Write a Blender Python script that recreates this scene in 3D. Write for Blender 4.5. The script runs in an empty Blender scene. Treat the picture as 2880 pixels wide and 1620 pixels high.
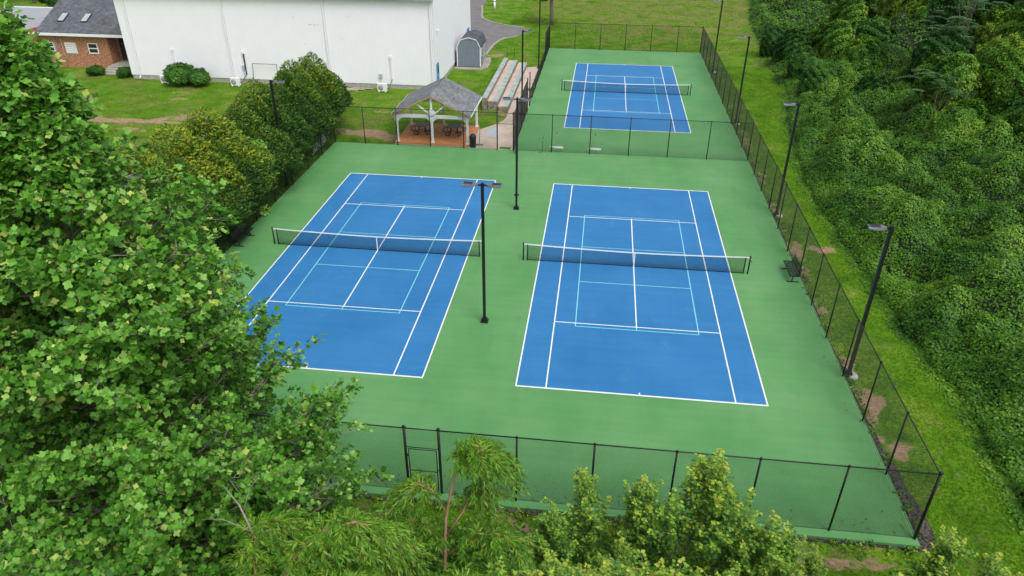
import bpy, math, random
import numpy as np
from math import radians as R, sin, cos, pi

random.seed(7)
rng = np.random.default_rng(11)
scene = bpy.context.scene
col = scene.collection

# ------------------------------------------------------------------ camera
cam_d = bpy.data.cameras.new('camera')
cam = bpy.data.objects.new('camera', cam_d)
col.objects.link(cam)
cam.location = (-2.616, -37.537, 20.206)
cam.rotation_euler = (R(59.6076), R(-0.3090), R(6.9242))
cam_d.sensor_width = 36.0
cam_d.lens = 2054.04 / 2880 * 36.0
cam_d.clip_start = 0.1
cam_d.clip_end = 2000
scene.camera = cam

# ------------------------------------------------------------------ world / sun
SUN_ELEV, SUN_ROT = R(56), R(138)
world = bpy.data.worlds.new('World')
scene.world = world
world.use_nodes = True
wn = world.node_tree
wn.nodes.clear()
sky = wn.nodes.new('ShaderNodeTexSky')
sky.sky_type = 'NISHITA'
sky.sun_disc = False
sky.sun_elevation = SUN_ELEV
sky.sun_rotation = SUN_ROT
sky.air_density = 1.0
sky.dust_density = 4.0
sky.ozone_density = 1.0
hs = wn.nodes.new('ShaderNodeHueSaturation')
hs.inputs['Saturation'].default_value = 0.22
bg = wn.nodes.new('ShaderNodeBackground')
bg.inputs['Strength'].default_value = 0.15
wo = wn.nodes.new('ShaderNodeOutputWorld')
wn.links.new(sky.outputs[0], hs.inputs['Color'])
wn.links.new(hs.outputs[0], bg.inputs['Color'])
wn.links.new(bg.outputs[0], wo.inputs['Surface'])

sun_d = bpy.data.lights.new('sun', 'SUN')
sun_d.energy = 1.3
sun_d.angle = R(30)
sun_d.color = (1.0, 0.985, 0.95)
sun = bpy.data.objects.new('sun', sun_d)
col.objects.link(sun)
# sky sun_rotation is measured clockwise from +Y seen from above
sdir = np.array([sin(SUN_ROT) * cos(SUN_ELEV), cos(SUN_ROT) * cos(SUN_ELEV), sin(SUN_ELEV)])
sun.rotation_euler = (pi / 2 - SUN_ELEV, 0, math.atan2(sdir[0], -sdir[1]))
sun.location = (0, 0, 60)

vs = scene.view_settings
vs.view_transform = 'Standard'
vs.look = 'None'
vs.gamma = 1.0
vs.exposure = 0.20
vs.use_curve_mapping = False
scene.render.engine = 'CYCLES'
cy = scene.cycles
cy.use_denoising = True
cy.max_bounces = 6
cy.diffuse_bounces = 2
cy.glossy_bounces = 2
cy.transmission_bounces = 3
cy.transparent_max_bounces = 4
cy.sample_clamp_indirect = 6

# ------------------------------------------------------------------ helpers
def tag(o, label=None, cat=None, group=None, kind=None):
    if label: o['label'] = label
    if cat: o['category'] = cat
    if group: o['group'] = group
    if kind: o['kind'] = kind
    return o

def empty(name, loc=(0, 0, 0), rz=0.0, label=None, cat=None, group=None):
    o = bpy.data.objects.new(name, None)
    o.empty_display_size = 0.2
    col.objects.link(o)
    o.location = loc
    o.rotation_euler = (0, 0, rz)
    return tag(o, label, cat, group)

def copy_tree(o, parent=None):
    c = o.copy()
    col.objects.link(c)
    c.parent = parent
    for ch in list(o.children):
        copy_tree(ch, c)
    return c

class MB:
    """collects simple shapes into one mesh"""
    def __init__(s):
        s.v = []; s.f = []; s.sm = []
    def add(s, vs_, fs, smooth=False):
        b = len(s.v)
        s.v.extend([tuple(map(float, p)) for p in vs_])
        for f in fs:
            s.f.append(tuple(b + i for i in f)); s.sm.append(smooth)
        return s
    def box(s, x0, x1, y0, y1, z0, z1):
        return s.add([(x0, y0, z0), (x1, y0, z0), (x1, y1, z0), (x0, y1, z0),
                      (x0, y0, z1), (x1, y0, z1), (x1, y1, z1), (x0, y1, z1)],
                     [(0, 3, 2, 1), (4, 5, 6, 7), (0, 1, 5, 4), (1, 2, 6, 5), (2, 3, 7, 6), (3, 0, 4, 7)])
    def obox(s, c, ax, ay, az):
        c, ax, ay, az = map(lambda q: np.array(q, float), (c, ax, ay, az))
        P = [c + i * ax + j * ay + k * az for k in (-1, 1) for (i, j) in ((-1, -1), (1, -1), (1, 1), (-1, 1))]
        return s.add(P, [(0, 3, 2, 1), (4, 5, 6, 7), (0, 1, 5, 4), (1, 2, 6, 5), (2, 3, 7, 6), (3, 0, 4, 7)])
    def bar(s, a, b, w, h=None, up=(0, 0, 1)):
        a, b = np.array(a, float), np.array(b, float)
        h = w if h is None else h
        d = b - a; L = np.linalg.norm(d); d = d / L
        u = np.array(up, float)
        if abs(d @ u) > .98: u = np.array((0, 1., 0))
        sx = np.cross(d, u); sx /= np.linalg.norm(sx); sz = np.cross(sx, d)
        return s.obox((a + b) / 2, sx * w / 2, d * L / 2, sz * h / 2)
    def tube(s, pts, rad, n=8, caps=True, smooth=True):
        P = [np.array(p, float) for p in pts]
        if not hasattr(rad, '__len__'): rad = [rad] * len(P)
        b = []; ref = np.array((0.31, 0.17, 0.93))
        prev = None
        for i, p in enumerate(P):
            d = (P[min(i + 1, len(P) - 1)] - P[max(i - 1, 0)]); d = d / (np.linalg.norm(d) + 1e-9)
            if prev is None:
                r_ = ref if abs(d @ ref) < .9 else np.array((1., 0, 0))
                sx = np.cross(d, r_)
            else:
                sx = prev - d * (prev @ d)
            sx /= (np.linalg.norm(sx) + 1e-9); prev = sx
            sy = np.cross(d, sx)
            for k in range(n):
                a = 2 * pi * k / n
                b.append(p + rad[i] * (cos(a) * sx + sin(a) * sy))
        F = []
        for i in range(len(P) - 1):
            for k in range(n):
                F.append((i * n + k, i * n + (k + 1) % n, (i + 1) * n + (k + 1) % n, (i + 1) * n + k))
        base = len(s.v)
        s.add(b, F, smooth)
        if caps:
            s.f.append(tuple(base + k for k in reversed(range(n)))); s.sm.append(False)
            s.f.append(tuple(base + (len(P) - 1) * n + k for k in range(n))); s.sm.append(False)
        return s
    def lathe(s, prof, c=(0, 0, 0), n=24, smooth=True):
        V = []
        for r, z in prof:
            for k in range(n):
                a = 2 * pi * k / n
                V.append((c[0] + r * cos(a), c[1] + r * sin(a), c[2] + z))
        F = []
        m = len(prof)
        for i in range(m - 1):
            for k in range(n):
                F.append((i * n + k, i * n + (k + 1) % n, (i + 1) * n + (k + 1) % n, (i + 1) * n + k))
        s.add(V, F, smooth)
        b = len(s.v) - m * n
        s.f.append(tuple(b + k for k in reversed(range(n)))); s.sm.append(False)
        s.f.append(tuple(b + (m - 1) * n + k for k in range(n))); s.sm.append(False)
        return s
    def prism(s, poly, y0, y1):
        """poly of (x,z) extruded along y"""
        n = len(poly)
        V = [(x, y0, z) for x, z in poly] + [(x, y1, z) for x, z in poly]
        F = [tuple(range(n)), tuple(reversed(range(n, 2 * n)))]
        for i in range(n):
            j = (i + 1) % n
            F.append((i, i + n, j + n, j))
        return s.add(V, F)
    def slab(s, poly, z0, z1):
        n = len(poly)
        V = [(x, y, z0) for x, y in poly] + [(x, y, z1) for x, y in poly]
        F = [tuple(reversed(range(n))), tuple(range(n, 2 * n))]
        for i in range(n):
            j = (i + 1) % n
            F.append((i, j, j + n, i + n))
        return s.add(V, F)
    def mesh(s, name, mat):
        me = bpy.data.meshes.new(name)
        me.from_pydata(s.v, [], s.f)
        me.polygons.foreach_set('use_smooth', s.sm)
        if mat: me.materials.append(mat)
        me.update()
        return me
    def build(s, name, mat, parent=None):
        o = bpy.data.objects.new(name, s.mesh(name, mat))
        col.objects.link(o)
        o.parent = parent
        return o

def link_mesh(name, me, parent=None, loc=(0, 0, 0), rot=(0, 0, 0), sc=(1, 1, 1)):
    o = bpy.data.objects.new(name, me)
    col.objects.link(o)
    o.parent = parent
    o.location = loc; o.rotation_euler = rot; o.scale = sc
    return o

# ------------------------------------------------------------------ materials
def newmat(name):
    m = bpy.data.materials.new(name)
    m.use_nodes = True
    nt = m.node_tree
    b = nt.nodes['Principled BSDF']
    return m, nt, b

def N(nt, t, **kw):
    n = nt.nodes.new(t)
    for k, v in kw.items():
        if k in n.inputs.keys(): n.inputs[k].default_value = v
        else: setattr(n, k, v)
    return n

def ramp(nt, stops, fac=None):
    r = nt.nodes.new('ShaderNodeValToRGB')
    e = r.color_ramp.elements
    while len(e) > 1: e.remove(e[-1])
    e[0].position = stops[0][0]; e[0].color = (*stops[0][1], 1)
    for p, c in stops[1:]:
        q = e.new(p); q.color = (*c, 1)
    if fac is not None: nt.links.new(fac, r.inputs['Fac'])
    return r

def mixc(nt, a, b, fac, mode='MIX'):
    m = nt.nodes.new('ShaderNodeMix'); m.data_type = 'RGBA'; m.blend_type = mode
    def put(sock, v):
        if hasattr(v, 'default_value'): nt.links.new(v, sock)
        elif isinstance(v, (tuple, list)): sock.default_value = (*v, 1)
        else: sock.default_value = v
    put(m.inputs[6], a); put(m.inputs[7], b); put(m.inputs[0], fac)
    return m.outputs[2]

def simple(name, c, rough=0.6, metal=0.0, spec=0.5, var=0.12, scale=6.0, bump=0.0, bscale=60.0):
    m, nt, b = newmat(name)
    tc = N(nt, 'ShaderNodeTexCoord')
    no = N(nt, 'ShaderNodeTexNoise', Scale=scale, Detail=4.0)
    nt.links.new(tc.outputs['Object'], no.inputs['Vector'])
    lo = tuple(v * (1 - var) for v in c); hi = tuple(min(1, v * (1 + var)) for v in c)
    r = ramp(nt, [(0.3, lo), (0.7, hi)], no.outputs['Fac'])
    nt.links.new(r.outputs[0], b.inputs['Base Color'])
    b.inputs['Roughness'].default_value = rough
    b.inputs['Metallic'].default_value = metal
    b.inputs['Specular IOR Level'].default_value = spec
    if bump:
        n2 = N(nt, 'ShaderNodeTexNoise', Scale=bscale, Detail=3.0)
        nt.links.new(tc.outputs['Object'], n2.inputs['Vector'])
        bp = N(nt, 'ShaderNodeBump', Strength=bump, Distance=0.02)
        nt.links.new(n2.outputs['Fac'], bp.inputs['Height'])
        nt.links.new(bp.outputs[0], b.inputs['Normal'])
    return m

def leafmat(name, stops, rough=0.5, spec=0.35, trans=0.25, tcol=(0.25, 0.42, 0.05)):
    m, nt, b = newmat(name)
    at = N(nt, 'ShaderNodeAttribute', attribute_name='tint')
    oi = N(nt, 'ShaderNodeObjectInfo')
    ad = N(nt, 'ShaderNodeMath', operation='MULTIPLY_ADD')
    nt.links.new(oi.outputs['Random'], ad.inputs[0]); ad.inputs[1].default_value = 0.10
    nt.links.new(at.outputs['Fac'], ad.inputs[2])
    r = ramp(nt, stops, ad.outputs[0])
    nt.links.new(r.outputs[0], b.inputs['Base Color'])
    b.inputs['Roughness'].default_value = rough
    b.inputs['Specular IOR Level'].default_value = spec
    tr = N(nt, 'ShaderNodeBsdfTranslucent')
    tint = mixc(nt, r.outputs[0], tcol, 0.35)
    nt.links.new(tint, tr.inputs['Color'])
    ms = N(nt, 'ShaderNodeMixShader'); ms.inputs[0].default_value = trans
    nt.links.new(b.outputs[0], ms.inputs[1]); nt.links.new(tr.outputs[0], ms.inputs[2])
    nt.links.new(ms.outputs[0], nt.nodes['Material Output'].inputs['Surface'])
    return m

def court_mat(name, c, c2):
    m, nt, b = newmat(name)
    tc = N(nt, 'ShaderNodeTexCoord')
    n1 = N(nt, 'ShaderNodeTexNoise', Scale=0.22, Detail=5.0, Roughness=0.6)
    n2 = N(nt, 'ShaderNodeTexNoise', Scale=38.0, Detail=3.0)
    mp = N(nt, 'ShaderNodeMapping'); mp.inputs['Scale'].default_value = (0.12, 2.4, 1)
    n3 = N(nt, 'ShaderNodeTexNoise', Scale=1.0, Detail=3.0)
    nt.links.new(tc.outputs['Object'], n1.inputs['Vector'])
    nt.links.new(tc.outputs['Object'], n2.inputs['Vector'])
    nt.links.new(tc.outputs['Object'], mp.inputs[0]); nt.links.new(mp.outputs[0], n3.inputs['Vector'])
    r1 = ramp(nt, [(0.32, c), (0.70, c2)], n1.outputs['Fac'])
    r2 = ramp(nt, [(0.35, (0.90,) * 3), (0.65, (1.08,) * 3)], n2.outputs['Fac'])
    r3 = ramp(nt, [(0.35, (0.965,) * 3), (0.65, (1.035,) * 3)], n3.outputs['Fac'])
    a = mixc(nt, r1.outputs[0], r2.outputs[0], 1.0, 'MULTIPLY')
    a = mixc(nt, a, r3.outputs[0], 1.0, 'MULTIPLY')
    # worn pale smudges and tiny pale specks (ball marks, grit)
    n4 = N(nt, 'ShaderNodeTexNoise', Scale=0.55, Detail=6.0, Roughness=0.7, Distortion=1.2)
    nt.links.new(tc.outputs['Object'], n4.inputs['Vector'])
    r4 = ramp(nt, [(0.60, (0,) * 3), (0.76, (0.13,) * 3)], n4.outputs['Fac'])
    a = mixc(nt, a, (0.30, 0.42, 0.36), r4.outputs[0])
    v5 = N(nt, 'ShaderNodeTexVoronoi', Scale=1.1)
    nt.links.new(tc.outputs['Object'], v5.inputs['Vector'])
    r5 = ramp(nt, [(0.018, (0.30,) * 3), (0.034, (0,) * 3)], v5.outputs['Distance'])
    a = mixc(nt, a, (0.45, 0.55, 0.45), r5.outputs[0])
    # faint leaf-blown drag marks across the slab
    mp6 = N(nt, 'ShaderNodeMapping'); mp6.inputs['Scale'].default_value = (0.9, 0.16, 1); mp6.inputs['Rotation'].default_value = (0, 0, 0.35)
    n6 = N(nt, 'ShaderNodeTexNoise', Scale=1.0, Detail=5.0, Roughness=0.65, Distortion=0.6)
    nt.links.new(tc.outputs['Object'], mp6.inputs[0]); nt.links.new(mp6.outputs[0], n6.inputs['Vector'])
    r6 = ramp(nt, [(0.30, (0.94,) * 3), (0.48, (1.0,) * 3), (0.70, (1.04,) * 3)], n6.outputs['Fac'])
    a = mixc(nt, a, r6.outputs[0], 1.0, 'MULTIPLY')
    nt.links.new(a, b.inputs['Base Color'])
    b.inputs['Roughness'].default_value = 0.62
    b.inputs['Specular IOR Level'].default_value = 0.45
    bp = N(nt, 'ShaderNodeBump', Strength=0.25, Distance=0.004)
    nt.links.new(n2.outputs['Fac'], bp.inputs['Height'])
    nt.links.new(bp.outputs[0], b.inputs['Normal'])
    return m

M = {}
M['court_green'] = court_mat('court_green', (0.078, 0.262, 0.078), (0.128, 0.318, 0.118))
M['court_blue'] = court_mat('court_blue', (0.015, 0.158, 0.395), (0.030, 0.195, 0.455))
M['line_white'] = simple('line_white', (0.80, 0.82, 0.80), 0.6, var=0.05, scale=3)
M['line_cyan'] = simple('line_cyan', (0.20, 0.68, 0.72), 0.6, var=0.05, scale=3)
M['black'] = simple('black_coated_metal', (0.012, 0.013, 0.014), 0.42, spec=0.4)
M['black_wire'] = simple('black_wire', (0.010, 0.011, 0.012), 0.55, spec=0.3)
M['net'] = simple('net_cord', (0.010, 0.011, 0.014), 0.9, spec=0.1)
M['net_band'] = simple('net_band', (0.82, 0.84, 0.85), 0.7, var=0.04)
M['lamp_grey'] = simple('lamp_grey', (0.17, 0.18, 0.21), 0.38, metal=0.3)
M['lamp_dark'] = simple('lamp_dark', (0.045, 0.05, 0.065), 0.45)
M['lens'] = simple('lamp_lens', (0.35, 0.38, 0.42), 0.2)
M['white_paint'] = simple('white_paint', (0.84, 0.85, 0.86), 0.5, var=0.04)
M['wall_white'] = simple('white_metal_wall', (0.90, 0.90, 0.965), 0.5, var=0.015, scale=0.8)
M['joint'] = simple('grey_joint', (0.45, 0.48, 0.50), 0.6)
M['concrete'] = simple('concrete', (0.40, 0.38, 0.34), 0.9, var=0.2, scale=4, bump=0.3)
M['wood_trim'] = simple('cedar_trim', (0.42, 0.25, 0.13), 0.7, var=0.15)
M['deck'] = simple('deck_stain', (0.56, 0.235, 0.085), 0.7, var=0.14, scale=1.5, bump=0.1)
M['dark_glass'] = simple('dark_glass', (0.03, 0.035, 0.035), 0.12, spec=0.6)
M['blue_door'] = simple('blue_door', (0.05, 0.25, 0.58), 0.5)
M['grille'] = simple('fan_grille', (0.30, 0.31, 0.33), 0.6)
M['stone_top'] = simple('blue_stone', (0.33, 0.39, 0.37), 0.85, var=0.25, scale=1.6, bump=0.2, bscale=25)
M['bark'] = simple('bark', (0.135, 0.115, 0.088), 0.95, var=0.35, scale=5, bump=0.5, bscale=18)
M['bark_pale'] = simple('pale_bark', (0.26, 0.24, 0.20), 0.9, var=0.3, scale=5, bump=0.4, bscale=18)
M['bark_red'] = simple('reddish_bark', (0.30, 0.185, 0.105), 0.85, var=0.25, scale=5)
M['bin'] = simple('bin_plastic', (0.018, 0.021, 0.027), 0.4)
M['green_plastic'] = simple('green_plastic', (0.06, 0.30, 0.09), 0.5)
M['mat_green'] = simple('green_turf_mat', (0.04, 0.17, 0.03), 0.95, var=0.3, scale=20, bump=0.5)
M['foam'] = simple('white_foam', (0.80, 0.82, 0.84), 0.8, var=0.03)
M['slab_blue'] = simple('blue_grey_slab', (0.42, 0.50, 0.55), 0.8, var=0.06)
M['skylight'] = simple('skylight_pane', (0.42, 0.45, 0.47), 0.25)
M['shade_core'] = simple('painted_shade_core', (0.010, 0.022, 0.006), 0.95, var=0.4, scale=1.5)  # near-black green: shade between the leaves put into the colour
M['roof_light'] = simple('pale_roof', (0.33, 0.345, 0.375), 0.8, var=0.08, scale=0.7)
M['plank'] = simple('weathered_plank', (0.42, 0.35, 0.28), 0.8, var=0.25)
M['mattress'] = simple('pale_tubing', (0.5, 0.5, 0.52), 0.5)

def speckle(name, c1, c2, scale, rough=0.9, bump=0.4, big=None):
    m, nt, b = newmat(name)
    tc = N(nt, 'ShaderNodeTexCoord')
    vo = N(nt, 'ShaderNodeTexVoronoi', Scale=scale)
    nt.links.new(tc.outputs['Object'], vo.inputs['Vector'])
    sp = N(nt, 'ShaderNodeSeparateColor'); nt.links.new(vo.outputs['Color'], sp.inputs[0])
    r = ramp(nt, [(0.0, c1), (1.0, c2)], sp.outputs[0])
    no = N(nt, 'ShaderNodeTexNoise', Scale=0.7, Detail=4.0)
    nt.links.new(tc.outputs['Object'], no.inputs['Vector'])
    r2 = ramp(nt, [(0.3, (0.85,) * 3), (0.7, (1.1,) * 3)], no.outputs['Fac'])
    a = mixc(nt, r.outputs[0], r2.outputs[0], 1.0, 'MULTIPLY')
    nt.links.new(a, b.inputs['Base Color'])
    b.inputs['Roughness'].default_value = rough
    b.inputs['Specular IOR Level'].default_value = 0.2
    bp = N(nt, 'ShaderNodeBump', Strength=bump, Distance=0.03)
    nt.links.new(sp.outputs[1], bp.inputs['Height'])
    nt.links.new(bp.outputs[0], b.inputs['Normal'])
    return m
M['aggregate'] = speckle('pink_aggregate', (0.42, 0.33, 0.27), (0.66, 0.55, 0.48), 22)
M['asphalt'] = speckle('asphalt', (0.15, 0.145, 0.15), (0.23, 0.22, 0.225), 30, bump=0.15)
M['gravel'] = speckle('dark_gravel', (0.010, 0.009, 0.008), (0.12, 0.105, 0.095), 17, bump=0.9)
M['pale_gravel'] = speckle('pale_gravel', (0.20, 0.18, 0.155), (0.52, 0.48, 0.43), 14, bump=0.9)
M['riser'] = speckle('rubble_stone', (0.13, 0.11, 0.09), (0.42, 0.36, 0.30), 7, bump=0.8)
M['curb'] = speckle('curb', (0.30, 0.28, 0.25), (0.42, 0.39, 0.36), 16)

def brick_mat():
    m, nt, b = newmat('red_brick')
    tc = N(nt, 'ShaderNodeTexCoord')
    sx = N(nt, 'ShaderNodeSeparateXYZ'); nt.links.new(tc.outputs['Object'], sx.inputs[0])
    ad = N(nt, 'ShaderNodeMath', operation='ADD'); nt.links.new(sx.outputs[0], ad.inputs[0]); nt.links.new(sx.outputs[1], ad.inputs[1])
    cb = N(nt, 'ShaderNodeCombineXYZ'); nt.links.new(ad.outputs[0], cb.inputs[0]); nt.links.new(sx.outputs[2], cb.inputs[1])
    br = N(nt, 'ShaderNodeTexBrick', Scale=1.0)
    br.inputs['Brick Width'].default_value = 0.22; br.inputs['Row Height'].default_value = 0.075
    br.inputs['Mortar Size'].default_value = 0.008
    br.inputs['Color1'].default_value = (0.50, 0.215, 0.115, 1); br.inputs['Color2'].default_value = (0.33, 0.135, 0.075, 1)
    br.inputs['Mortar'].default_value = (0.33, 0.24, 0.18, 1); br.inputs['Bias'].default_value = -0.1
    nt.links.new(cb.outputs[0], br.inputs['Vector'])
    mp = N(nt, 'ShaderNodeMapping'); mp.inputs['Scale'].default_value = (4.5, 13.3, 1); nt.links.new(cb.outputs[0], mp.inputs[0])
    no = N(nt, 'ShaderNodeTexNoise', Scale=1.0, Detail=1.0); nt.links.new(mp.outputs[0], no.inputs['Vector'])
    r = ramp(nt, [(0.34, (0.38, 0.33, 0.33)), (0.44, (1, 1, 1)), (0.70, (1.45, 1.3, 1.15))], no.outputs['Fac'])
    a = mixc(nt, br.outputs['Color'], r.outputs[0], 1.0, 'MULTIPLY')
    nt.links.new(a, b.inputs['Base Color']); b.inputs['Roughness'].default_value = 0.9
    return m
M['brick'] = brick_mat()

def shingle_mat(name, c, rowh=0.16, w=0.35, var=0.25, axis=0):
    m, nt, b = newmat(name)
    tc = N(nt, 'ShaderNodeTexCoord')
    sx = N(nt, 'ShaderNodeSeparateXYZ'); nt.links.new(tc.outputs['Object'], sx.inputs[0])
    cb = N(nt, 'ShaderNodeCombineXYZ')
    nt.links.new(sx.outputs[axis], cb.inputs[0]); nt.links.new(sx.outputs[1 - axis], cb.inputs[1])
    br = N(nt, 'ShaderNodeTexBrick', Scale=1.0)
    br.inputs['Brick Width'].default_value = w; br.inputs['Row Height'].default_value = rowh
    br.inputs['Mortar Size'].default_value = 0.012; br.inputs['Mortar Smooth'].default_value = 0.6
    br.inputs['Color1'].default_value = (*[v * (1 + var) for v in c], 1); br.inputs['Color2'].default_value = (*[v * (1 - var) for v in c], 1)
    br.inputs['Mortar'].default_value = (*[v * 0.55 for v in c], 1)
    nt.links.new(cb.outputs[0], br.inputs['Vector'])
    no = N(nt, 'ShaderNodeTexNoise', Scale=0.8, Detail=5.0); nt.links.new(tc.outputs['Object'], no.inputs['Vector'])
    r = ramp(nt, [(0.3, (0.82,) * 3), (0.7, (1.18,) * 3)], no.outputs['Fac'])
    a = mixc(nt, br.outputs['Color'], r.outputs[0], 1.0, 'MULTIPLY')
    nt.links.new(a, b.inputs['Base Color']); b.inputs['Roughness'].default_value = 0.9
    b.inputs['Specular IOR Level'].default_value = 0.25
    return m
M['shingle_grey'] = shingle_mat('grey_shingle', (0.185, 0.20, 0.215), axis=1)
M['shingle_dark'] = shingle_mat('dark_shingle', (0.085, 0.095, 0.115), axis=1)
M['shingle_slate'] = shingle_mat('slate_shingle', (0.115, 0.125, 0.14), axis=0, rowh=0.2)

def siding_mat():
    m, nt, b = newmat('blue_grey_siding')
    tc = N(nt, 'ShaderNodeTexCoord')
    no = N(nt, 'ShaderNodeTexNoise', Scale=3.0); nt.links.new(tc.outputs['Object'], no.inputs['Vector'])
    r = ramp(nt, [(0.3, (0.155, 0.195, 0.235)), (0.7, (0.19, 0.235, 0.275))], no.outputs['Fac'])
    nt.links.new(r.outputs[0], b.inputs['Base Color']); b.inputs['Roughness'].default_value = 0.7
    return m
M['siding'] = siding_mat()

M['tulip_leaf'] = leafmat('tulip_leaf', [(0.0, (0.018, 0.085, 0.008)), (0.35, (0.055, 0.195, 0.016)), (0.7, (0.135, 0.350, 0.034)), (0.93, (0.26, 0.49, 0.11)), (1.1, (0.45, 0.55, 0.12))], rough=0.5, spec=0.26, trans=0.2)
M['willow_leaf'] = leafmat('willow_leaf', [(0.0, (0.030, 0.110, 0.008)), (0.5, (0.095, 0.260, 0.015)), (0.85, (0.230, 0.420, 0.030)), (1.1, (0.34, 0.34, 0.07))], trans=0.25)
M['maple_leaf'] = leafmat('maple_leaf', [(0.0, (0.040, 0.110, 0.020)), (0.5, (0.095, 0.235, 0.035)), (0.8, (0.22, 0.40, 0.05)), (1.0, (0.34, 0.56, 0.05)), (1.1, (0.45, 0.52, 0.06))], trans=0.28)
M['vine_leaf'] = leafmat('vine_leaf', [(0.0, (0.014, 0.062, 0.006)), (0.45, (0.056, 0.165, 0.012)), (0.8, (0.150, 0.310, 0.022)), (1.1, (0.26, 0.36, 0.05))], trans=0.16, spec=0.22)
M['forest_leaf'] = leafmat('forest_leaf', [(0.0, (0.012, 0.055, 0.008)), (0.5, (0.034, 0.125, 0.016)), (1.0, (0.095, 0.230, 0.035))], trans=0.15, spec=0.22)
M['sumac_leaf'] = leafmat('sumac_leaf', [(0.0, (0.020, 0.080, 0.024)), (0.5, (0.042, 0.140, 0.042)), (1.0, (0.085, 0.210, 0.068))], trans=0.18)
M['cedar_leaf'] = leafmat('cedar_leaf', [(0.0, (0.012, 0.046, 0.006)), (0.4, (0.040, 0.115, 0.014)), (0.7, (0.135, 0.235, 0.018)), (1.1, (0.30, 0.35, 0.02))], trans=0.12, rough=0.6)
M['grass_blade'] = leafmat('grass_blade', [(0.0, (0.050, 0.130, 0.008)), (0.5, (0.112, 0.275, 0.010)), (0.8, (0.185, 0.300, 0.022)), (1.1, (0.27, 0.24, 0.08))], trans=0.2, rough=0.7, spec=0.2)

def ground_mat():
    m, nt, b = newmat('grass_ground')
    tc = N(nt, 'ShaderNodeTexCoord')
    def noise(s, d=5.0, rgh=0.6):
        n = N(nt, 'ShaderNodeTexNoise', Scale=s, Detail=d, Roughness=rgh)
        nt.links.new(tc.outputs['Object'], n.inputs['Vector']); return n.outputs['Fac']
    g1 = ramp(nt, [(0.30, (0.050, 0.125, 0.008)), (0.50, (0.098, 0.232, 0.010)), (0.70, (0.172, 0.275, 0.024))], noise(0.55))
    g2 = ramp(nt, [(0.33, (0.55,) * 3), (0.66, (1.4,) * 3)], noise(7.0, 6.0, 0.75))
    g3 = ramp(nt, [(0.36, (0.62,) * 3), (0.64, (1.35,) * 3)], noise(34.0, 2.0))
    g = mixc(nt, g1.outputs[0], g2.outputs[0], 1.0, 'MULTIPLY')
    g = mixc(nt, g, g3.outputs[0], 1.0, 'MULTIPLY')
    dry = N(nt, 'ShaderNodeAttribute', attribute_name='dry')
    ng = noise(1.3, 6.0, 0.7)
    ma = N(nt, 'ShaderNodeMath', operation='MULTIPLY_ADD'); nt.links.new(ng, ma.inputs[0]); ma.inputs[1].default_value = 2.4
    sub = N(nt, 'ShaderNodeMath', operation='SUBTRACT'); nt.links.new(dry.outputs['Fac'], sub.inputs[0]); sub.inputs[1].default_value = 1.55
    nt.links.new(sub.outputs[0], ma.inputs[2]); ma.use_clamp = True
    dryc = mixc(nt, (0.24, 0.215, 0.085), g2.outputs[0], 0.6, 'MULTIPLY')
    g = mixc(nt, g, dryc, ma.outputs[0])
    dirt = N(nt, 'ShaderNodeAttribute', attribute_name='dirt')
    mb = N(nt, 'ShaderNodeMath', operation='MULTIPLY_ADD'); nt.links.new(noise(3.2, 6.0, 0.75), mb.inputs[0]); mb.inputs[1].default_value = 3.2
    sb = N(nt, 'ShaderNodeMath', operation='MULTIPLY_ADD'); nt.links.new(dirt.outputs['Fac'], sb.inputs[0]); sb.inputs[1].default_value = 2.9; sb.inputs[2].default_value = -3.35
    nt.links.new(sb.outputs[0], mb.inputs[2]); mb.use_clamp = True
    dc = ramp(nt, [(0.3, (0.255, 0.165, 0.098)), (0.7, (0.44, 0.315, 0.205))], noise(5.0))
    g = mixc(nt, g, dc.outputs[0], mb.outputs[0])
    nt.links.new(g, b.inputs['Base Color'])
    b.inputs['Roughness'].default_value = 0.95
    b.inputs['Specular IOR Level'].default_value = 0.1
    bp = N(nt, 'ShaderNodeBump', Strength=0.9, Distance=0.09)
    nt.links.new(noise(11.0, 6.0, 0.8), bp.inputs['Height'])
    nt.links.new(bp.outputs[0], b.inputs['Normal'])
    return m
M['ground'] = ground_mat()

# ------------------------------------------------------------------ ground
GZ = -0.10
_k = rng.normal(size=(40, 2)); _ph = rng.uniform(0, 2 * pi, 40)
def pnoise(x, y, s, seed=0):
    """cheap smooth noise about -1..1 at wavelength s"""
    o = 0
    r_ = np.random.default_rng(100 + seed)
    for i in range(9):
        a = r_.uniform(0, 2 * pi); f = 2 * pi / (s * r_.uniform(0.6, 1.7))
        o = o + np.sin(f * (x * cos(a) + y * sin(a)) + r_.uniform(0, 6.28) + 1.3 * np.sin(0.37 * f * (y * cos(a) - x * sin(a)) + i))
    return o / 4.0

ex_y = np.array([-60, -30, -17, -10, -5.6, -0.5, 5.3, 11.5, 17.7, 30, 38, 51.5, 75.8, 97, 120])
ex_x = np.array([13.2, 13.3, 13.5, 13.7, 13.2, 13.1, 12.7, 12.5, 13.0, 14.4, 16.0, 16.4, 18.4, 21.5, 24])
def edge(y):
    return np.interp(y, ex_y, ex_x) + 0.22 * pnoise(y, 0 * y, 3.0, 5)

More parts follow.
